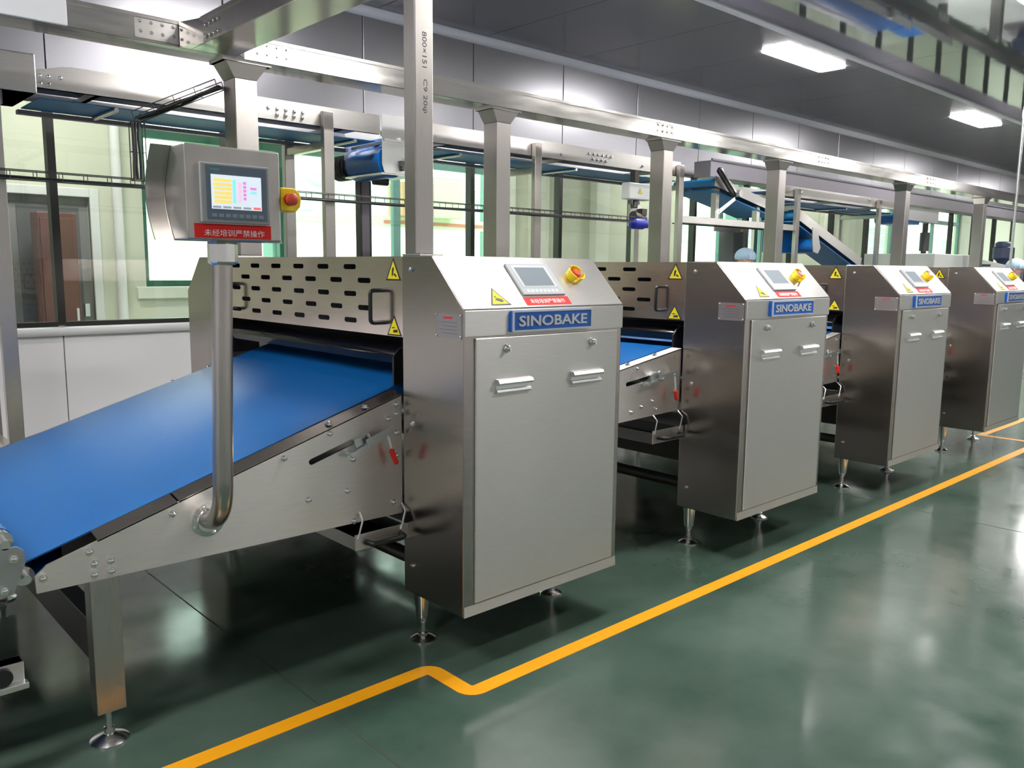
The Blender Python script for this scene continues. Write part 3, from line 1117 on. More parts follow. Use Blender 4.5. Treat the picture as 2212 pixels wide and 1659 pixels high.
for xl in (-0.2, -2.0):
    for ya in (2.61, 4.10):
        lg = MB().box(xl, xl + 0.08, ya, ya + 0.05, 0.09, 0.60).build('leg', 'steel_post', t, bevel=0.003)
        MB().lathe((xl + 0.04, ya + 0.025, 0), (0, 0, 1), [(0.055, 0), (0.055, 0.006), (0.015, 0.025), (0.012, 0.092)], 18).build('foot', 'steel_bright', lg, smooth=True)

# ------------------------------------------------------------------ operator panel on a bent pipe
t = thing('operator_panel', (1.075, 2.47, 0.66), 'stainless operator panel with lit screen on a bent steel pipe', 'control panel')
PX, PY = 1.066, 2.455
m = MB()
pts = [(1.060, YP - 0.004, 0.666)]
P0, P1, P2, P3 = Vector((1.058, YP - 0.02, 0.670)), Vector((1.052, 2.52, 0.685)), Vector((1.043, PY, 0.735)), Vector((1.043, PY, 0.84))
for i in range(11):
    u = i / 10
    pts.append(tuple(P0 * (1 - u) ** 3 + P1 * 3 * u * (1 - u) ** 2 + P2 * 3 * u * u * (1 - u) + P3 * u ** 3))
pts.append((PX, PY, 1.50))
m.tube(pts, 0.031, 20)
m.build('pipe', 'steel_post', t, smooth=True)
m = MB()
m.lathe((1.060, YP, 0.664), (0, -1, 0), [(0.056, 0), (0.056, 0.008), (0.040, 0.010), (0.038, 0.016)], 28)
fl_ = m.build('flange', 'steel_bright', t, smooth=True)
for a in (20, 110, 200, 290):
    m = MB()
    m.lathe((1.060 + 0.047 * math.cos(math.radians(a)), YP - 0.008, 0.664 + 0.047 * math.sin(math.radians(a))), (0, -1, 0),
            [(0.007, 0), (0.007, 0.004), (0.004, 0.006)], 8)
    m.build('screw', 'steel_bright', fl_)
m = MB()
m.lathe((PX + 0.004, PY, 1.50), (0, 0, 1), [(0.034, 0), (0.042, 0.006), (0.044, 0.010), (0.044, 0.062), (0.040, 0.073)], 10)
m.build('collar', 'steel_bright', t)
bx0, bx1, bz0, bz1, by0 = 0.945, 1.236, 1.573, 1.842, 2.400
# housing: flat front, arched back
prof = [(by0, bz0), (by0 + 0.10, bz0)]
for i in range(1, 10):
    u = i / 10
    prof.append((by0 + 0.10 + 0.06 * math.sin(math.pi * u), bz0 + (bz1 - bz0) * u))
prof += [(by0 + 0.10, bz1), (by0, bz1)]
MB().prism(prof, 0, bx0, bx1).build('housing', 'steel_box', t, bevel=0.004)
m = MB()
o1, o2 = [], []
for i in range(13):
    u = i / 12
    yy = by0 + 0.10 + 0.06 * math.sin(math.pi * u)
    zz = bz0 - 0.002 + (bz1 - bz0 + 0.004) * u
    o1.append((yy + 0.001, zz))
    o2.append((yy + 0.008, zz))
m.prism(o1 + o2[::-1], 0, bx0 - 0.055, bx1 + 0.055)
part_label(m.build('back_shell', 'steel_duct', t, smooth=True), 'curved polished back plate wider than the housing')
hm = MB().box(bx0 + 0.038, bx0 + 0.250, by0 - 0.012, by0, 1.622, 1.793).build('touch_screen', 'hmi_frame', t, bevel=0.003)
a0, a1 = bx0 + 0.038, bx0 + 0.250
MB().box(a0 + 0.016, a1 - 0.010, by0 - 0.0135, by0 - 0.012, 1.632, 1.786).build('glass_front', 'hmi_glass', hm)
d0, d1, e0, e1 = a0 + 0.030, a0 + 0.184, 1.662, 1.760
MB().box(d0, d1, by0 - 0.0142, by0 - 0.0135, e0, e1).build('display', 'lcd_on', hm)


def scr(name, x0, x1, z0, z1, mm):
    MB().box(d0 + (d1 - d0) * x0, d0 + (d1 - d0) * x1, by0 - 0.0146, by0 - 0.0142, e0 + (e1 - e0) * z0, e0 + (e1 - e0) * z1).build(name, mm, hm)


for k in range(6):
    scr('screen_bar', 0.05, 0.40, 0.80 - 0.125 * k, 0.89 - 0.125 * k, 'lcd_yellow')
scr('screen_field', 0.42, 0.48, 0.20, 0.88, 'lcd_cyan')
scr('screen_field', 0.52, 0.60, 0.22, 0.82, 'lcd_pink')
for k in range(5):
    scr('screen_dot', 0.63, 0.69, 0.76 - 0.115 * k, 0.84 - 0.115 * k, 'lcd_magenta')
scr('screen_button', 0.77, 0.90, 0.62, 0.69, 'lcd_magenta')
scr('screen_button', 0.77, 0.90, 0.50, 0.57, 'lcd_cyan')
scr('screen_button', 0.83, 0.98, 0.03, 0.10, 'lcd_red')
for k in range(4):
    scr('screen_button', 0.02 + 0.2 * k, 0.18 + 0.2 * k, 0.03, 0.09, 'lcd_grey')
for k in range(8):
    MB().box(a0 + 0.030 + 0.0205 * k, a0 + 0.045 + 0.0205 * k, by0 - 0.0142, by0 - 0.0135, 1.639, 1.649).build('key', 'key_grey', hm)
text_part('lettering', 'SIEMENS', (a0 + 0.028, by0 - 0.0135, 1.771), (0.028, 0, 0), (0, 0, 0.006), 'teal_print', hm, 0.0003)
nl = MB().box(bx0 + 0.020, bx0 + 0.256, by0 - 0.0015, by0, 1.578, 1.6195).build('notice_label', 'notice_red', t)
text_part('lettering', '未经培训严禁操作', (bx0 + 0.048, by0 - 0.0015, 1.584), (0.186, 0, 0), (0, 0, 0.020), 'print_white', nl, 0.0004)
ec = (bx1 + 0.032, by0 - 0.002, 1.703)
m = MB()
m.prism([(ec[0] - 0.031, ec[2] - 0.034), (ec[0] + 0.020, ec[2] - 0.037), (ec[0] + 0.036, ec[2] - 0.020), (ec[0] + 0.040, ec[2] + 0.004),
         (ec[0] + 0.034, ec[2] + 0.024), (ec[0] + 0.018, ec[2] + 0.036), (ec[0] - 0.030, ec[2] + 0.036)], 1, by0 + 0.0, by0 + 0.055)
es = m.build('emergency_stop', 'stop_yellow', t, bevel=0.004)
m = MB()
m.lathe((ec[0] - 0.002, by0, ec[2]), (0, -1, 0), [(0.019, 0), (0.019, 0.003), (0.011, 0.004), (0.011, 0.010), (0.019, 0.012), (0.019, 0.022), (0.014, 0.026)], 20)
part_label(m.build('button', 'stop_red', es, smooth=True), 'red mushroom push button')

# ------------------------------------------------------------------ overhead ducts and their posts
ZD0, ZD1 = 2.570, 2.690
t = thing('overhead_duct', (4.0, 4.4, ZD0), 'long polished steel duct running over the machine row', 'duct')
MB().box(-4.0, 22.0, 4.300, 4.500, ZD0, ZD1).build('duct_body', 'steel_duct', t, bevel=0.004)
MB().box(-4.0, 22.0, 4.292, 4.300, ZD1 - 0.014, ZD1 + 0.004).build('top_lip', 'steel_duct', t)
for xa, xb in ((1.48, 1.69), (2.08, 2.30), (5.52, 5.76), (8.2, 8.45), (11.0, 11.3)):
    p_ = MB().box(xa, xb, 4.297, 4.300, ZD0 + 0.012, ZD1 - 0.016).build('splice_plate', 'steel_x', t)
    n = 4
    for k in range(n):
        for zz in (2.614, 2.660):
            bolt(BOLT_YS, (xa + 0.026 + (xb - xa - 0.052) * k / (n - 1), 4.297, zz), t)
part_label(MB().box(-4.0, 1.178, 4.270, 4.292, ZD0 - 0.002, ZD1 + 0.02).build('cover_plate', 'trim_white', t, bevel=0.004), 'cover plate on the duct front, whitened for a lamp reflection')  # white colour stands in for a ceiling lamp mirrored in the steel
t = thing('cross_duct', (1.86, 3.4, ZD0), 'polished steel cross duct from the long duct to the near post', 'duct')
MB().box(1.745, 1.970, 2.38, 4.2915, ZD0, ZD1).build('duct_body', 'steel_duct', t, bevel=0.004)
MB().box(1.738, 1.745, 2.38, 4.15, ZD1 - 0.014, ZD1 + 0.004).build('top_lip', 'steel_duct', t)
m = MB()
m.prism([(1.692, 4.2915), (1.745, 4.2915), (1.745, 4.13)], 2, ZD0, ZD1)
m.build('corner_gusset', 'steel_duct', t)
m = MB()
m.prism([(1.970, 4.2915), (2.03, 4.2915), (1.970, 4.22)], 2, ZD0, ZD1)
m.build('corner_gusset', 'steel_duct', t)
for yy in (4.095, 4.045, 3.998, 3.951):
    for zz in (2.593, 2.648):
        bolt(BOLT_X, (1.745, yy, zz), t)


def duct_post(x0, z0, label, yf=4.352, w=0.127, d=0.14, name='duct_post'):
    t = thing(name, (x0 + w / 2, yf + d / 2, z0), label, 'post', 'posts carrying the overhead duct')
    MB().box(x0, x0 + w, yf, yf + d, z0 + 0.01, 2.485).build('shaft', 'steel_post', t, bevel=0.004)
    a, b = 0.052, 0.02
    vs = [(x0, yf, 2.485), (x0 + w, yf, 2.485), (x0 + w, yf + d, 2.485), (x0, yf + d, 2.485),
          (x0 - a, yf - b, 2.560), (x0 + w + a, yf - b, 2.560), (x0 + w + a, yf + d, 2.560), (x0 - a, yf + d, 2.560)]
    MB().mesh(vs, [(0, 1, 2, 3), (4, 5, 6, 7), (0, 1, 5, 4), (1, 2, 6, 5), (2, 3, 7, 6), (3, 0, 4, 7)]).build('flared_head', 'steel_post', t)
    MB().box(x0 - a - 0.02, x0 + w + a + 0.02, yf - b - 0.01, yf + d + 0.005, 2.560, ZD0).build('head_plate', 'steel_x', t)
    MB().box(x0 - 0.03, x0 + w + 0.03, yf - 0.0, yf + d + 0.03, z0, z0 + 0.01).build('base_plate', 'steel_x', t)
    return t


duct_post(1.997, ZT, 'wide steel post behind the operator panel carrying the duct')
duct_post(3.854, ZT, 'steel post carrying the duct behind the second machine')
duct_post(5.707, ZT, 'steel post carrying the duct behind the third machine')
duct_post(7.560, ZT, 'steel post carrying the duct behind the fourth machine')
duct_post(10.55, 0.0, 'fifth steel duct post further along, standing on the floor')
duct_post(13.25, 0.0, 'farthest steel duct post at the right, standing on the floor')
t = thing('duct_post', (1.88, 2.555, ZT), 'tall steel post with handwriting on the nearest cabinet', 'post', 'posts carrying the overhead duct')
px0, px1, py0, py1 = 1.8465, 1.929, 2.535, 2.605
MB().box(px0, px1, py0, py1, ZT + 0.006, ZD0 - 0.008).build('shaft', 'steel_post', t, bevel=0.003)
MB().box(px0 - 0.0, px1 + 0.025, py0 - 0.025, py1 + 0.018, ZT, ZT + 0.006).build('base_plate', 'steel_x', t)
MB().box(px0 - 0.03, px1 + 0.03, py0 - 0.02, py1 + 0.02, ZD0 - 0.008, ZD0).build('head_plate', 'steel_x', t)
text_part('lettering', '800×151', (1.880, py0, 2.345), (0, 0, -0.125), (0.020, 0, 0), 'ink', t, 0.0004)
text_part('lettering', 'C9 20φ', (1.880, py0, 2.180), (0, 0, -0.120), (0.022, 0, 0), 'ink', t, 0.0004)

# ------------------------------------------------------------------ overhead return conveyor by the windows
YV0, YV1 = 5.05, 5.52


def overhead_conveyor(xa, xb, z0, z1, label, bolts=(), chamf=False):
    t = thing('overhead_conveyor', ((xa + xb) / 2, 5.3, z0), label, 'conveyor', 'overhead conveyors by the windows')
    poly = [(xa, z0), (xb, z0), (xb, z1), (xa + (0.16 if chamf else 0), z1), (xa, z1 - (0.04 if chamf else 0))]
    if not chamf:
        poly = poly[:3] + [(xa, z1)]
    for ya in (YV0, YV1 - 0.004):
        m = MB()
        m.prism(poly, 1, ya, ya + 0.004)
        m.box(xa, xb, ya if ya == YV0 else ya - 0.026, ya + 0.03 if ya == YV0 else ya + 0.004, z0 - 0.003, z0)
        m.build('side_plate', 'steel_x', t)
    MB().box(xa + 0.02, xb - 0.02, YV0 + 0.03, YV1 - 0.03, z0 + 0.045, z0 + 0.052).build('belt', 'belt_blue', t)
    MB().box(xa + 0.02, xb - 0.02, YV0 + 0.03, YV1 - 0.03, z0 - 0.055, z0 - 0.049).build('return_belt', 'belt_under', t)
    MB().box(xa, xb, YV1 - 0.05, YV1, z0 - 0.085, z0 - 0.062).build('cable_channel', 'duct_grey', t)
    n = max(2, int((xb - xa) / 0.9))
    for k in range(n):
        x = xa + 0.3 + (xb - xa - 0.6) * k / max(1, n - 1)
        MB().box(x, x + 0.03, YV0 + 0.004, YV1 - 0.004, z0 + 0.0, z0 + 0.03).build('cross_member', 'steel_x', t)
        MB().cyl((x + 0.1, YV0 + 0.004, z0 - 0.068), (x + 0.1, YV1, z0 - 0.068), 0.013, 10).build('return_roller', 'steel_bright', t, smooth=True)
    for bx, bz in bolts:
        bolt(BOLT_Y, (bx, YV0, bz), t)
    return t


bl = [(2.533 + 0.0605 * k, 2.489) for k in range(5)] + [(2.593 + 0.059 * k, 2.455) for k in range(4)] + [(1.281, 2.482), (1.339, 2.484), (1.281, 2.442), (1.24, 2.44), (1.24, 2.481)]
overhead_conveyor(1.22, 3.375, 2.425, 2.550, 'overhead conveyor section above the operator panel with bolted side plate', bl, True)
overhead_conveyor(3.705, 6.90, 2.420, 2.550, 'overhead conveyor section between the drive drum and the fourth post',
                  [(5.55 + 0.06 * k, 2.50) for k in range(6)] + [(5.60 + 0.06 * k, 2.455) for k in range(4)] + [(5.2, 2.46), (6.3, 2.46)])
overhead_conveyor(8.75, 12.0, 2.360, 2.475, 'far overhead conveyor section right of the fourth post', [(9.3, 2.42), (11.1, 2.44)])
t = thing('conveyor_end_box', (0.9, 5.05, 2.38), 'plain steel cover box at the upper left edge', 'cover box')
MB().box(0.4, 1.217, 5.02, 5.56, 2.385, 2.582).build('shell', 'steel_x', t, bevel=0.006)
MB().box(0.9, 1.06, 5.05, 5.20, 2.315, 2.385).build('bracket', 'duct_grey', t)


def conveyor_stand(x, z1, label, w=0.075):
    t = thing('conveyor_stand', (x + w / 2, 5.3, 0), label, 'stand', 'stands of the overhead conveyors')
    for ya in (5.00, 5.545):
        lg = MB().box(x, x + w, ya, ya + 0.045, 0.01, z1 + 0.09).build('leg', 'steel_post', t, bevel=0.003)
        MB().box(x - 0.02, x + w + 0.02, ya - 0.02, ya + 0.065, 0.0, 0.01).build('foot_plate', 'steel_x', lg)
    MB().box(x + 0.01, x + w - 0.01, 5.045, 5.545, z1 - 0.15, z1 - 0.10).build('cross_beam', 'steel_post', t, bevel=0.003)
    MB().box(x + 0.01, x + w - 0.01, 5.045, 5.545, 0.45, 0.50).build('cross_beam', 'steel_post', t, bevel=0.003)
    return t


conveyor_stand(0.965, 2.25, 'steel conveyor stand at the far left edge behind the inclined belt')
conveyor_stand(2.90, 2.425, 'steel conveyor stand just right of the operator panel')
conveyor_stand(4.85, 2.425, 'steel conveyor stand right of the second duct post')
conveyor_stand(6.82, 2.425, 'steel conveyor stand beside the third duct post')
conveyor_stand(9.12, 2.36, 'steel conveyor stand right of the fourth duct post')
conveyor_stand(11.3, 2.36, 'steel conveyor stand just left of the fifth duct post')

# drop drive between two overhead sections
t = thing('belt_drive', (3.4, 5.3, 2.1), 'blue belt drive drum hanging below the overhead conveyor', 'drive unit')
for ya in (5.035, 5.530):
    m = MB()
    m.prism([(3.38, 2.56), (3.70, 2.56), (3.70, 2.16), (3.40, 2.16), (3.38, 2.22)], 1, ya, ya + 0.006)
    m.build('side_plate', 'aluminium', t)
loop = [(3.48 + 0.115 * math.cos(a), 2.245 + 0.115 * math.sin(a)) for a in [math.radians(100 + 230 * i / 12) for i in range(13)]]
loop += [(3.66, 2.24), (3.66, 2.40), (3.48, 2.42)]
m = MB()
m.prism(loop, 1, 5.07, 5.50)
m.build('drive_belt', 'belt_blue', t, smooth=True)
MB().box(3.38, 3.70, 5.041, 5.53, 2.150, 2.162).build('base_plate', 'aluminium', t)
m = MB()
m.cyl((3.44, 5.55, 2.24), (3.44, 5.72, 2.24), 0.085, 20)
for k in range(6):
    m.cyl((3.44, 5.57 + 0.025 * k, 2.24), (3.44, 5.58 + 0.025 * k, 2.24), 0.095, 20)
m.box(3.38, 3.50, 5.535, 5.56, 2.16, 2.32)
m.build('motor', 'black_paint', t, smooth=True)
m = MB()
m.cyl((3.50, 5.33, 2.13), (3.62, 5.33, 2.13), 0.028, 14)
m.build('sensor', 'black_plastic', t, smooth=True)
m = MB()
m.box(3.52, 3.60, 5.005, 5.035, 2.21, 2.25)
m.cyl((3.60, 5.01, 2.265), (3.60, 5.035, 2.265), 0.028, 12)
m.cyl((3.545, 5.0, 2.20), (3.545, 5.035, 2.20), 0.018, 12)
m.build('bearing', 'dark_steel', t)
m = MB()
m.bar((3.385, 5.02, 2.385), (3.60, 5.02, 2.385), 0.01, 0.014)
m.bar((3.44, 5.01, 2.44), (3.44, 5.01, 2.31), 0.012, 0.018)
m.bar((3.52, 5.02, 2.40), (3.395, 5.45, 2.36), 0.02, 0.02)
m.build('tension_bracket', 'aluminium', t)
t = thing('drive_stand', (3.56, 5.57, 0), 'dark grey stand under the blue drive drum', 'stand')
MB().box(3.525, 3.595, 5.535, 5.60, 0.0, 2.15).build('shaft', 'duct_grey', t, bevel=0.003)
m = MB()
m.box(3.510, 3.525, 5.535, 5.60, 0, 2.15)
MB().box(3.595, 3.610, 5.535, 5.60, 0, 2.15).build('edge_strip', 'black_paint', t)
m.build('edge_strip', 'black_paint', t)

# ------------------------------------------------------------------ wire cable tray with cables
def wire_tray(pts, label, across, w=0.07, h=0.045, step=0.12):
    """basket tray along a polyline; 'across' is the width direction."""
    t = thing('cable_tray', pts[0], label, 'cable tray', 'wire basket cable trays')
    A = Vector(across)
    m = MB()
    for i in range(len(pts) - 1):
        p, q = Vector(pts[i]), Vector(pts[i + 1])
        d = (q - p).normalized()
        u = A.cross(d).normalized()
        if u.z < 0:
            u = -u
        for s, k in ((-1, 0), (1, 0), (-1, 1), (1, 1)):
            o = A * (w / 2 * s) + u * (h * k)
            m.tube([p + o, q + o], 0.0028, 6)
        n = int((q - p).length / step)
        for j in range(n + 1):
            c = p + (q - p) * (j / max(1, n))
            m.tube([c - A * w / 2 + u * h, c - A * w / 2, c + A * w / 2, c + A * w / 2 + u * h], 0.0024, 5)
    m.build('basket', 'dark_steel', t)
    for k in range(3):
        m = MB()
        ps = []
        for i, p in enumerate(pts):
            p = Vector(p)
            nx = Vector(pts[i + 1]) if i < len(pts) - 1 else None
            ps.append(p + A * (0.018 * (k - 1)) + Vector((0, 0, 0.010)))
            if nx is not None:
                for f in (0.25, 0.5, 0.75):
                    ps.append(p + (nx - p) * f + A * (0.018 * (k - 1) + random.uniform(-0.006, 0.006)) + Vector((0, 0, 0.010 + random.uniform(-0.012, 0.006))))
        m.tube(ps, 0.008, 8)
        m.build('cable', 'black_plastic', t, smooth=True)
    return t


wire_tray([(0.92, 4.958, 1.930), (6.06, 4.958, 1.930)], 'long wire cable tray with black cables below the overhead conveyor', (0, 1, 0))
wire_tray([(1.665, 4.90, 1.96), (1.665, 4.90, 2.27)], 'short upright wire cable tray left of the operator panel', (1, 0, 0))
wire_tray([(1.68, 4.90, 2.29), (1.985, 4.50, 2.445)], 'wire cable tray climbing from the upright tray to the post', (0.795, 0.607, 0))

# terminal box and geared motor at the fourth post
t = thing('terminal_box', (6.16, 5.0, 2.13), 'small grey terminal box with yellow triangle below the overhead conveyor', 'electrical box')
MB().box(5.99, 6.30, 4.94, 5.04, 2.135, 2.285).build('case', 'box_grey', t, bevel=0.012)
triangle_sign(t, (6.11, 4.939, 2.19), (0.06, 0, 0), (0, 0, 0.05), [[(0.45, 0.2), (0.55, 0.2), (0.55, 0.6), (0.45, 0.6)]])
MB().box(6.10, 6.16, 4.97, 5.03, 2.285, 2.40).build('hanger', 'dark_steel', t)
MB().cyl((6.15, 5.0, 2.135), (6.14, 5.0, 2.065), 0.028, 10).build('cable_bundle', 'dark_steel', t, smooth=True)
t = thing('gear_motor', (6.2, 5.0, 1.9), 'dark geared motor with bright blue housing beside the third post', 'motor')
MB().lathe((6.10, 5.0, 1.925), (1, 0, 0), [(0.03, 0), (0.055, 0.02), (0.055, 0.16), (0.04, 0.2), (0.04, 0.24)], 16).build('housing', 'motor_blue', t, smooth=True)
m = MB()
m.cyl((6.12, 5.0, 1.99), (6.30, 5.02, 1.97), 0.045, 14)
m.box(6.22, 6.29, 4.97, 5.05, 2.0, 2.06)
m.build('gear_head', 'dark_steel', t, smooth=True)
MB().box(6.12, 6.28, 5.03, 5.06, 1.90, 2.10).build('bracket', 'steel_x', t)

# ------------------------------------------------------------------ transfer conveyors further right
def belt_run(name, a, b, y0, y1, h, label, drum=True):
    """straight side-plated belt from a=(x,z) to b=(x,z)."""
    t = thing(name, ((a[0] + b[0]) / 2, (y0 + y1) / 2, min(a[1], b[1])), label, 'conveyor')
    d = Vector((b[0] - a[0], b[1] - a[1])).normalized()
    n = Vector((-d.y, d.x))
    if n.y < 0:
        n = -n
    A, B = Vector(a), Vector(b)
    poly = [A, B, B + n * h, A + n * h]
    for ya in (y0, y1 - 0.006):
        m = MB()
        m.prism([(p.x, p.y) for p in poly], 1, ya, ya + 0.006)
        m.build('side_plate', 'steel_x', t)
    q = [A + n * (h * 0.55), B + n * (h * 0.55), B + n * (h * 0.75), A + n * (h * 0.75)]
    MB().prism([(p.x, p.y) for p in q], 1, y0 + 0.02, y1 - 0.02).build('belt', 'belt_blue', t)
    q = [A - n * 0.05, B - n * 0.05, B - n * 0.035, A - n * 0.035]
    MB().prism([(p.x, p.y) for p in q], 1, y0 + 0.02, y1 - 0.02).build('return_belt', 'belt_under', t)
    if drum:
        for P in (A, B):
            c = P + n * (h * 0.3)
            MB().cyl((c.x, y0 + 0.006, c.y), (c.x, y1 - 0.006, c.y), h * 0.42, 16).build('drum', 'belt_under', t, smooth=True)
    return t


tt = belt_run('transfer_conveyor', (7.42, 2.36), (8.62, 2.15), 5.0, 5.5, 0.10, 'tilted transfer conveyor with blue belt beside the fourth post')
MB().box(8.30, 8.36, 5.03, 5.09, 2.035, 2.20).build('bracket', 'steel_x', tt)
MB().box(7.50, 7.56, 5.03, 5.09, 2.035, 2.34).build('bracket', 'steel_x', tt)
tt2 = belt_run('transfer_conveyor', (9.20, 2.12), (10.95, 1.56), 5.05, 5.5, 0.12, 'steep descending conveyor with blue belt right of the fourth post')
MB().cyl((9.62, 5.0, 1.80), (9.62, 5.5, 1.80), 0.085, 18).build('tail_drum', 'belt_blue', tt2, smooth=True)
MB().prism([(9.50, 2.02), (9.62, 2.0), (9.72, 1.78), (9.66, 1.71), (9.55, 1.73), (9.52, 1.85)], 1, 4.99, 5.0).build('drum_bracket', 'aluminium', tt2)
MB().prism([(9.20, 2.06), (10.1, 1.80), (10.1, 1.72), (9.20, 1.72)], 1, 5.30, 5.48).build('guide_belt', 'belt_blue', tt2)
t = thing('support_rail', (7.7, 5.05, 1.96), 'horizontal steel rail between two posts under the transfer conveyor', 'rail')
MB().box(6.897, 9.118, 5.03, 5.09, 1.965, 2.035).build('rail_bar', 'steel_x', t, bevel=0.004)
MB().box(6.897, 9.118, 5.09, 5.13, 1.955, 1.965).build('rail_lip', 'black_paint', t)
t = thing('sensor_arm', (7.6, 4.98, 2.2), 'angled bracket arm with white plates on the transfer conveyor', 'bracket')
m = MB()
m.bar((7.42, 4.96, 2.52), (7.74, 4.96, 2.27), 0.03, 0.05)
m.build('upper_arm', 'black_plastic', t)
m = MB()
m.bar((7.44, 4.94, 2.53), (7.76, 4.94, 2.28), 0.012, 0.02)
m.cyl((7.76, 4.90, 2.30), (7.76, 5.0, 2.30), 0.035, 14)
m.build('arm_rod', 'aluminium', t, smooth=True)
for k in range(2):
    m = MB()
    m.bar((7.70, 4.93 + 0.03 * k, 2.24 - 0.02 * k), (7.42, 4.93 + 0.03 * k, 2.10 - 0.03 * k), 0.006, 0.035)
    m.build('white_plate', 'trim_white', t)
t = thing('service_duct', (13.5, 5.7, 2.56), 'grey service duct along the window wall at the right', 'duct')
MB().box(8.25, 20.0, 5.62, 5.85, 2.56, 2.745).build('duct_body', 'duct_grey', t, bevel=0.006)
MB().box(8.25, 20.0, 5.60, 5.62, 2.745, 2.765).build('top_edge', 'dark_grey', t)
for k in range(5):
    MB().box(9.5 + 2.3 * k, 9.53 + 2.3 * k, 5.85, YW - 0.002, 2.66, 2.70).build('wall_bracket', 'steel', t)
t = thing('roll_conveyor_drive', (12.6, 5.3, 2.15), 'far blue drive drum right of the fifth duct post', 'drive unit')
MB().cyl((12.35, 5.08, 2.26), (12.35, 5.5, 2.26), 0.07, 16).build('drum', 'belt_blue', t, smooth=True)
MB().box(12.33, 12.85, 5.08, 5.5, 2.19, 2.33).build('drive_belt', 'belt_blue', t)
MB().box(12.0, 13.45, 5.04, 5.06, 2.24, 2.42).build('side_plate', 'aluminium', t)
m = MB()
m.cyl((13.4, 5.2, 1.82), (13.4, 5.2, 2.1), 0.07, 14)
m.cyl((13.4, 5.2, 2.1), (13.4, 5.2, 2.24), 0.04, 14)
m.build('motor', 'black_paint', t, smooth=True)
MB().box(13.36, 13.44, 5.06, 5.24, 2.24, 2.28).build('motor_bracket', 'steel', t)
t = thing('hopper_machine', (13.9, 5.0, 0), 'low grey hopper machine behind the farthest cabinets', 'machine')
MB().prism([(12.25, 0.1), (16.0, 0.1), (16.0, 1.58), (14.2, 1.70), (13.6, 1.76), (12.25, 1.76)], 1, 4.6, 5.6).build('body', 'box_grey', t, bevel=0.01)
MB().box(12.3, 15.9, 4.65, 5.55, 0.0, 0.1).build('plinth', 'dark_grey', t)
MB().box(13.9, 14.5, 4.592, 4.6, 1.60, 1.63).build('slot_trim', 'black_paint', t)
t = thing('drive_motor', (16.6, 5.05, 0), 'dark blue upright motor on a pedestal at the far right', 'motor')
MB().box(16.3, 16.9, 4.8, 5.3, 0, 1.60).build('pedestal', 'duct_grey', t, bevel=0.01)
m = MB()
m.lathe((16.55, 5.05, 1.60), (0, 0, 1), [(0.08, 0), (0.10, 0.10), (0.17, 0.16), (0.17, 0.34), (0.14, 0.36), (0.14, 0.42), (0.10, 0.45)], 18)
m.build('motor_body', 'motor_navy', t, smooth=True)
t = thing('hanging_rod', (10.08, 3.0, 0), 'thin vertical steel rod at the right edge', 'rod')
MB().cyl((10.08, 3.0, 0.01), (10.08, 3.0, ZC - 0.03), 0.014, 12).build('rod_bar', 'steel_bright', t, smooth=True)
MB().cyl((10.08, 3.0, 0.0), (10.08, 3.0, 0.012), 0.05, 16).build('base_disc', 'steel', t)
MB().cyl((10.08, 3.0, ZC - 0.03), (10.08, 3.0, ZC - 0.008), 0.04, 16).build('ceiling_disc', 'steel', t)
t = thing('switch_cabinet', (10.4, 5.9, 0), 'narrow dark switch cabinet with yellow triangle against the window wall', 'cabinet')
MB().box(9.20, 9.42, 5.88, 6.10, 0, 2.12).build('case', 'dark_grey', t, bevel=0.01)
hdr = MB().box(8.75, 9.5, 5.86, 5.88, 1.97, 2.12).build('header', 'duct_grey', t)
triangle_sign(t, (9.29, 5.859, 1.975), (0.09, 0, 0), (0, 0, 0.10), [[(0.45, 0.2), (0.55, 0.2), (0.55, 0.6), (0.45, 0.6)]])
MB().box(9.0, 9.2, 5.854, 5.86, 2.03, 2.06).build('print_strip', 'print_black', hdr)

# ------------------------------------------------------------------ corridor behind the glass and the outer facade
YO = 8.6
struct(MB().box(XA, 30, YW + 0.1, YO + 0.2, -0.12, 0.0).build('floor_corridor', 'corridor_floor'))
struct(MB().box(XA, 30, YW + 0.1, YO + 0.2, 3.4, 3.5).build('ceiling_corridor', 'cream_white'))
OPEN = [(2.95, 7.55), (11.7, 14.5), (18.9, 20.3), (21.0, 24.6)]
ZO0, ZO1 = 1.25, 3.12
wo = MB()
edges = [XA] + [v for o_ in OPEN for v in o_] + [30]
for i in range(0, len(edges), 2):
    a, b_ = edges[i], edges[i + 1]
    if i == 0:
        wo.box(a, 1.78, YO, YO + 0.2, 0, 3.4)
        wo.box(1.78, 2.46, YO, YO + 0.2, 2.12, 3.4)
        wo.box(2.46, b_, YO, YO + 0.2, 0, 3.4)
    else:
        wo.box(a, b_, YO, YO + 0.2, 0, 3.4)
for a, b_ in OPEN:
    wo.box(a, b_, YO, YO + 0.2, 0, ZO0)
    wo.box(a, b_, YO, YO + 0.2, ZO1, 3.4)
struct(wo.build('wall_outer', 'cream'))
struct(MB().box(XA - 0.1, XA, YW + 0.1, YO + 0.2, 0, 3.4).build('wall_corridor_left', 'cream'))
struct(MB().box(30, 30.1, YW + 0.1, YO + 0.2, 0, 3.4).build('wall_corridor_end', 'cream'))
for n_, x_ in enumerate((7.55, 8.2, 9.5, 11.0, 15.2, 16.6, 17.7)):
    struct(MB().box(x_, x_ + 0.30, YO - 0.14, YO, 0, 3.4).build('trim_%d' % (n_ + 4), 'cream_white', bevel=0.01))
wi = len(xs)
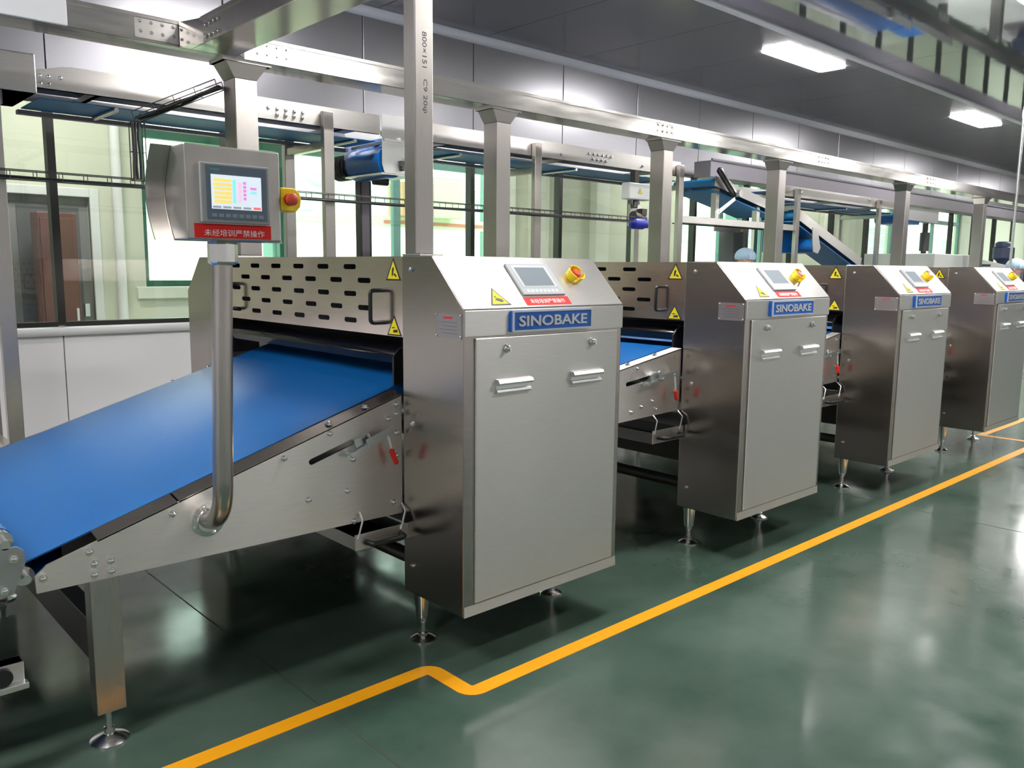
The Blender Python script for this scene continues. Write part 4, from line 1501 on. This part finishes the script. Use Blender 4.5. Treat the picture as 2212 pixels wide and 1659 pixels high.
for oi, (a, b_) in enumerate(OPEN):
    n = max(1, round((b_ - a) / 1.5))
    w_ = (b_ - a) / n
    for k in range(n):
        p, q = a + w_ * k, a + w_ * (k + 1)
        fm = 'green_frame' if (oi == 0 and k == 0) else 'teal_frame'
        m = MB()
        e = 0.05
        m.box(p, p + e, YO + 0.05, YO + 0.12, ZO0, ZO1)
        m.box(q - e, q, YO + 0.05, YO + 0.12, ZO0, ZO1)
        for z0, z1 in ((ZO0, ZO0 + 0.09), (ZO1 - 0.05, ZO1), (2.74, 2.84)):
            m.box(p + e, q - e, YO + 0.05, YO + 0.12, z0, z1)
        wi += 1
        w = struct(m.build('window_%d' % wi, fm))
        OFF[w.name] = Vector((0, 0, 0))
        MB().box(p + e, q - e, YO + 0.08, YO + 0.086, ZO0 + 0.09, 2.74).build('pane', 'glass_green', w)
        MB().box(p + e, q - e, YO + 0.08, YO + 0.086, 2.84, ZO1 - 0.05).build('pane', 'glass_green', w)
struct(MB().box(2.85, 7.65, YO - 0.05, YO, ZO0 - 0.09, ZO0 + 0.03).build('trim_11', 'cream_white', bevel=0.008))
for k, lab in enumerate(('unseen added fill lamp on the corridor ceiling above the red cabinet', 'unseen added fill lamp on the corridor ceiling behind the drive drum',
                         'unseen added fill lamp on the corridor ceiling behind the third post', 'unseen added fill lamp on the corridor ceiling behind the fifth post',
                         'unseen added fill lamp on the corridor ceiling near its far end')):
    lx = 2.0 + 4.6 * k  # lamps out of view, added to brighten the corridor behind the glass
    t = thing('corridor_fill_lamp', (lx, 7.4, 3.32), lab, 'lamp', 'added fill lamps of the corridor')
    MB().box(lx - 0.62, lx + 0.62, 7.30, 7.50, 3.36, 3.40).build('frame', 'trim_white', t)
    MB().box(lx - 0.60, lx + 0.60, 7.32, 7.48, 3.33, 3.36).build('diffuser', 'fill_strip_white', t)
# corridor doorway
dr = struct(MB().box(1.70, 1.78, YO - 0.03, YO + 0.03, 0, 2.2).box(2.46, 2.54, YO - 0.03, YO + 0.03, 0, 2.2).box(1.78, 2.46, YO - 0.03, YO + 0.03, 2.12, 2.2).build('door_1', 'trim_white', bevel=0.006))
OFF[dr.name] = Vector((0, 0, 0))
MB().box(1.78, 2.46, YO + 0.06, YO + 0.10, 0.0, 2.12).build('leaf', 'door_grey', dr)
MB().box(1.86, 2.38, YO + 0.05, YO + 0.06, 0.25, 2.02).build('leaf_panel', 'dark_grey', dr)
MB().box(2.38, 2.42, YO + 0.02, YO + 0.06, 1.0, 1.12).build('handle', 'aluminium', dr)
t = thing('fire_cabinet', (2.1, 8.3, 0), 'red cabinet standing before the grey corridor door', 'cabinet')
MB().box(1.92, 2.24, 8.22, 8.45, 0.03, 1.95).build('case', 'orange_red', t, bevel=0.01)
MB().box(1.94, 2.22, 8.205, 8.22, 0.1, 1.90).build('door_leaf', 'orange_red', t, bevel=0.004)
MB().box(2.19, 2.21, 8.19, 8.205, 0.95, 1.10).build('handle', 'aluminium', t)
MB().box(1.93, 2.23, 8.24, 8.44, 0.0, 0.03).build('plinth', 'dark_grey', t)
tag(MB().cyl((2.70, YO - 0.06, 0.0), (2.70, YO - 0.06, 3.4), 0.045, 14).build('downpipe', 'trim_white', smooth=True), 'white vertical pipe on the corridor wall beside the door', 'pipe')

# outside: ground, green slope, steel frame of a pipe rack
struct(MB().box(-60, 120, YO + 0.2, 90, -0.5, -0.3).build('ground', 'ground_pale'))
def terrain(name, y0, y1, z0, z1, rough, material):
    m = MB()
    nx, ny = 60, 8
    vs, fs = [], []
    for j in range(ny + 1):
        for i in range(nx + 1):
            u = j / ny
            vs.append((-60 + 180 * i / nx, y0 + (y1 - y0) * u, z0 + (z1 - z0) * u + random.uniform(-rough, rough) * (0 if j == 0 else 1)))
    for j in range(ny):
        for i in range(nx):
            a = j * (nx + 1) + i
            fs.append((a, a + 1, a + nx + 2, a + nx + 1))
    return struct(m.mesh(vs, fs).build(name, material, smooth=True))


terrain('pale_bank', 18, 31, -0.35, 3.0, 0.12, 'ground_pale')
terrain('green_slope', 30.5, 48, 2.4, 7.2, 0.35, 'foliage')
for i, (x_, lab) in enumerate(((5.6, 'teal steel column outside just right of the operator panel'), (8.15, 'teal steel column outside behind the drive drum stand'),
                               (9.75, 'teal steel column outside between the near post and second duct post'), (17.5, 'teal steel column outside behind the third duct post'),
                               (20.0, 'teal steel column outside seen past the fourth duct post'))):
    t = thing('steel_column', (x_, 11.2, -0.3), lab, 'column', 'steel columns outside')
    MB().box(x_, x_ + 0.03, 11.15, 11.45, -0.3, 4.6).build('flange', 'teal_frame', t)
    MB().box(x_ + 0.23, x_ + 0.26, 11.15, 11.45, -0.3, 4.6).build('flange', 'teal_frame', t)
    MB().box(x_ + 0.03, x_ + 0.23, 11.28, 11.32, -0.3, 4.6).build('web', 'teal_frame', t)
t = thing('pipe_rack', (8.0, 11.2, -0.3), 'pale horizontal beam with diagonal braces outside the windows', 'steel frame')
MB().box(4.6, 11.6, 11.0, 11.05, 2.12, 2.28).build('beam', 'cream_white', t)
MB().box(7.4, 9.6, 10.985, 11.0, 2.17, 2.22).build('stripe', 'pink_red', t)
m = MB()
m.bar((5.0, 11.02, 1.6), (6.9, 11.02, 0.4), 0.03, 0.05)
m.build('brace', 'teal_frame', t)
m = MB()
m.bar((8.1, 11.02, 0.5), (9.6, 11.02, 1.7), 0.03, 0.05)
m.build('brace', 'teal_frame', t)
MB().box(4.62, 4.72, 11.0, 11.08, -0.3, 2.12).build('leg', 'teal_frame', t)
MB().box(11.4, 11.5, 11.0, 11.08, -0.3, 2.12).build('leg', 'teal_frame', t)
t = thing('pallet_box', (8.2, 10.97, 2.28), 'tan and orange crate standing on the pale outside beam', 'crate')
MB().box(7.55, 8.15, 10.7, 11.1, 2.285, 2.80).build('lower_case', 'brown_box', t, bevel=0.01)
MB().box(8.15, 8.75, 10.7, 11.1, 2.285, 2.90).build('lower_case', 'cream', t, bevel=0.01)
MB().box(7.55, 8.75, 10.7, 11.1, 2.90, 3.0).build('lid', 'cream_white', t, bevel=0.01)

# ------------------------------------------------------------------ workers in blue caps behind the machines
def worker(x, y, rz, h, label):
    t = thing('person', (x, y, 0), label, 'person', 'workers in blue caps')
    s = h / 1.72
    # skeleton, facing -Y before the turn
    V = {}

    def vtx(n_, p, r):
        V[n_] = (Vector(p) * s, r * s)
    vtx('pel', (0, 0, 0.95), 0.150)
    vtx('waist', (0, 0.0, 1.10), 0.140)
    vtx('chest', (0, 0.01, 1.28), 0.155)
    vtx('neck0', (0, 0.01, 1.42), 0.085)
    vtx('neck', (0, 0.0, 1.50), 0.055)
    edges = [('pel', 'waist'), ('waist', 'chest'), ('chest', 'neck0'), ('neck0', 'neck')]
    for sd, sg in (('l', 1), ('r', -1)):
        vtx('hip' + sd, (0.095 * sg, 0, 0.88), 0.105)
        vtx('knee' + sd, (0.105 * sg, -0.01, 0.48), 0.068)
        vtx('ank' + sd, (0.105 * sg, 0.02, 0.09), 0.045)
        vtx('toe' + sd, (0.11 * sg, -0.15, 0.035), 0.038)
        edges += [('pel', 'hip' + sd), ('hip' + sd, 'knee' + sd), ('knee' + sd, 'ank' + sd), ('ank' + sd, 'toe' + sd)]
        vtx('sh' + sd, (0.185 * sg, 0.01, 1.37), 0.070)
        vtx('el' + sd, (0.235 * sg, 0.0, 1.09), 0.050)
        vtx('wr' + sd, (0.200 * sg, -0.20, 0.98), 0.034)
        edges += [('chest', 'sh' + sd), ('sh' + sd, 'el' + sd), ('el' + sd, 'wr' + sd)]
    Rz = Matrix.Rotation(rz, 3, 'Z')

    def skin(name, V, edges, root, material, parent):
        names = list(V)
        me = bpy.data.meshes.new(name)
        me.from_pydata([tuple(Rz @ V[n_][0]) for n_ in names], [(names.index(a), names.index(b_)) for a, b_ in edges], [])
        o = bpy.data.objects.new(name, me)
        COL.objects.link(o)
        md = o.modifiers.new('skin', 'SKIN')
        sv = me.skin_vertices[0].data if me.skin_vertices else None
        if sv is None:
            bm = bmesh.new()
            bm.from_mesh(me)
            bm.verts.layers.skin.verify()
            bm.to_mesh(me)
            bm.free()
            sv = me.skin_vertices[0].data
        for i, n_ in enumerate(names):
            sv[i].radius = (V[n_][1], V[n_][1])
            sv[i].use_root = (n_ == root)
        sb = o.modifiers.new('sub', 'SUBSURF')
        sb.levels = 2
        sb.render_levels = 2
        dg = bpy.context.evaluated_depsgraph_get()
        nm = bpy.data.meshes.new_from_object(o.evaluated_get(dg))
        nm.materials.clear()
        nm.materials.append(MATS[material])
        for p_ in nm.polygons:
            p_.use_smooth = True
        bpy.data.objects.remove(o)
        o = bpy.data.objects.new(name, nm)
        COL.objects.link(o)
        o.parent = parent
        OFF[o.name] = OFF[parent.name]
        return o
    skin('body', V, edges, 'pel', 'coat_white', t)
    for sg in (1, -1):
        H = {}

        def hv(n_, p, r):
            H[n_] = (Vector(p) * s, r * s)
        bx_, by_, bz_ = 0.200 * sg, -0.20, 0.98
        hv('w', (bx_, by_ + 0.01, bz_), 0.028)
        hv('palm', (bx_ - 0.005 * sg, by_ - 0.07, bz_ - 0.01), 0.030)
        ed = [('w', 'palm')]
        for k, L in enumerate((0.070, 0.080, 0.075, 0.060)):
            ox = (k - 1.5) * 0.019
            hv('f%da' % k, (bx_ + ox, by_ - 0.105, bz_ - 0.012), 0.0095)
            hv('f%db' % k, (bx_ + ox, by_ - 0.105 - L * 0.5, bz_ - 0.025), 0.0088)
            hv('f%dc' % k, (bx_ + ox, by_ - 0.105 - L * 0.85, bz_ - 0.055), 0.0075)
            ed += [('palm', 'f%da' % k), ('f%da' % k, 'f%db' % k), ('f%db' % k, 'f%dc' % k)]
        hv('t1', (bx_ - 0.040 * sg, by_ - 0.06, bz_ - 0.012), 0.011)
        hv('t2', (bx_ - 0.058 * sg, by_ - 0.095, bz_ - 0.022), 0.009)
        ed += [('palm', 't1'), ('t1', 't2')]
        skin('hand', H, ed, 'w', 'skin', t)
    # head with face
    m = MB()
    n, k = 20, 14
    vs, fs = [], []
    for j in range(k + 1):
        a = math.pi * j / k
        zz = math.cos(a)
        for i in range(n):
            b_ = 2 * math.pi * i / n
            xx, yy = math.sin(a) * math.cos(b_), math.sin(a) * math.sin(b_)
            w_ = 0.078 * (1 - 0.22 * max(0, -zz)) * xx
            d_ = 0.098 * yy - (0.012 if zz < -0.3 else 0)
            vs.append(tuple(Rz @ (Vector((w_, d_, 1.60 + 0.118 * zz)) * s)))
    for j in range(k):
        for i in range(n):
            fs.append((j * n + i, j * n + (i + 1) % n, (j + 1) * n + (i + 1) % n, (j + 1) * n + i))
    m.mesh(vs, fs)
    m.v = [tuple(Vector(v) + OFF[t.name]) for v in m.v]
    hd = m.build('head', 'skin', t, smooth=True)

    def face(name, c, r, sc, material):
        q = MB()
        q.lathe((0, 0, -1), (0, 0, 1), [(math.sin(math.pi * i / 8), 1 - math.cos(math.pi * i / 8)) for i in range(9)], 12)
        q.v = [tuple(Rz @ ((Vector((v[0] * sc[0], v[1] * sc[1], v[2] * sc[2])) * r + Vector(c)) * s) + OFF[t.name]) for v in q.v]
        return q.build(name, material, hd, smooth=True)
    for sg in (1, -1):
        face('eye', (0.030 * sg, -0.088, 1.605), 0.010, (1.3, 0.6, 0.7), 'print_white')
        face('pupil', (0.030 * sg, -0.094, 1.605), 0.005, (1, 0.6, 1), 'hair_dark')
        face('ear', (0.078 * sg, 0.005, 1.595), 0.028, (0.3, 0.7, 1.1), 'skin')
    face('nose', (0, -0.102, 1.580), 0.018, (0.7, 0.8, 1.3), 'skin')
    face('mouth', (0, -0.094, 1.537), 0.020, (1.2, 0.4, 0.28), 'pink_red')
    # pleated bouffant cap
    m = MB()
    vs, fs = [], []
    n, k = 48, 8
    for j in range(k + 1):
        a = math.pi * 0.60 * j / k
        for i in range(n):
            b_ = 2 * math.pi * i / n
            rr = 1.0 + (0.05 * math.cos(12 * b_) + 0.03 * math.cos(7 * b_ + 1)) * (j / k)
            if j == k:
                rr *= 0.93
            vs.append(tuple(Rz @ (Vector((0.115 * math.sin(a) * math.cos(b_) * rr, 0.13 * math.sin(a) * math.sin(b_) * rr + 0.012, 1.630 + 0.105 * math.cos(a))) * s)))
    for j in range(k):
        for i in range(n):
            fs.append((j * n + i, j * n + (i + 1) % n, (j + 1) * n + (i + 1) % n, (j + 1) * n + i))
    m.mesh(vs, fs)
    m.v = [tuple(Vector(v) + OFF[t.name]) for v in m.v]
    part_label(m.build('cap', 'cap_blue', t, smooth=True), 'pale blue pleated bouffant cap')
    # fix: skin meshes are built in local space already
    return t


worker(8.54, 5.30, math.radians(-60), 1.745, 'person in white coat and pale blue cap behind the third machine')
worker(11.8, 3.45, math.radians(-80), 1.67, 'person in white coat and pale blue cap at the right edge')
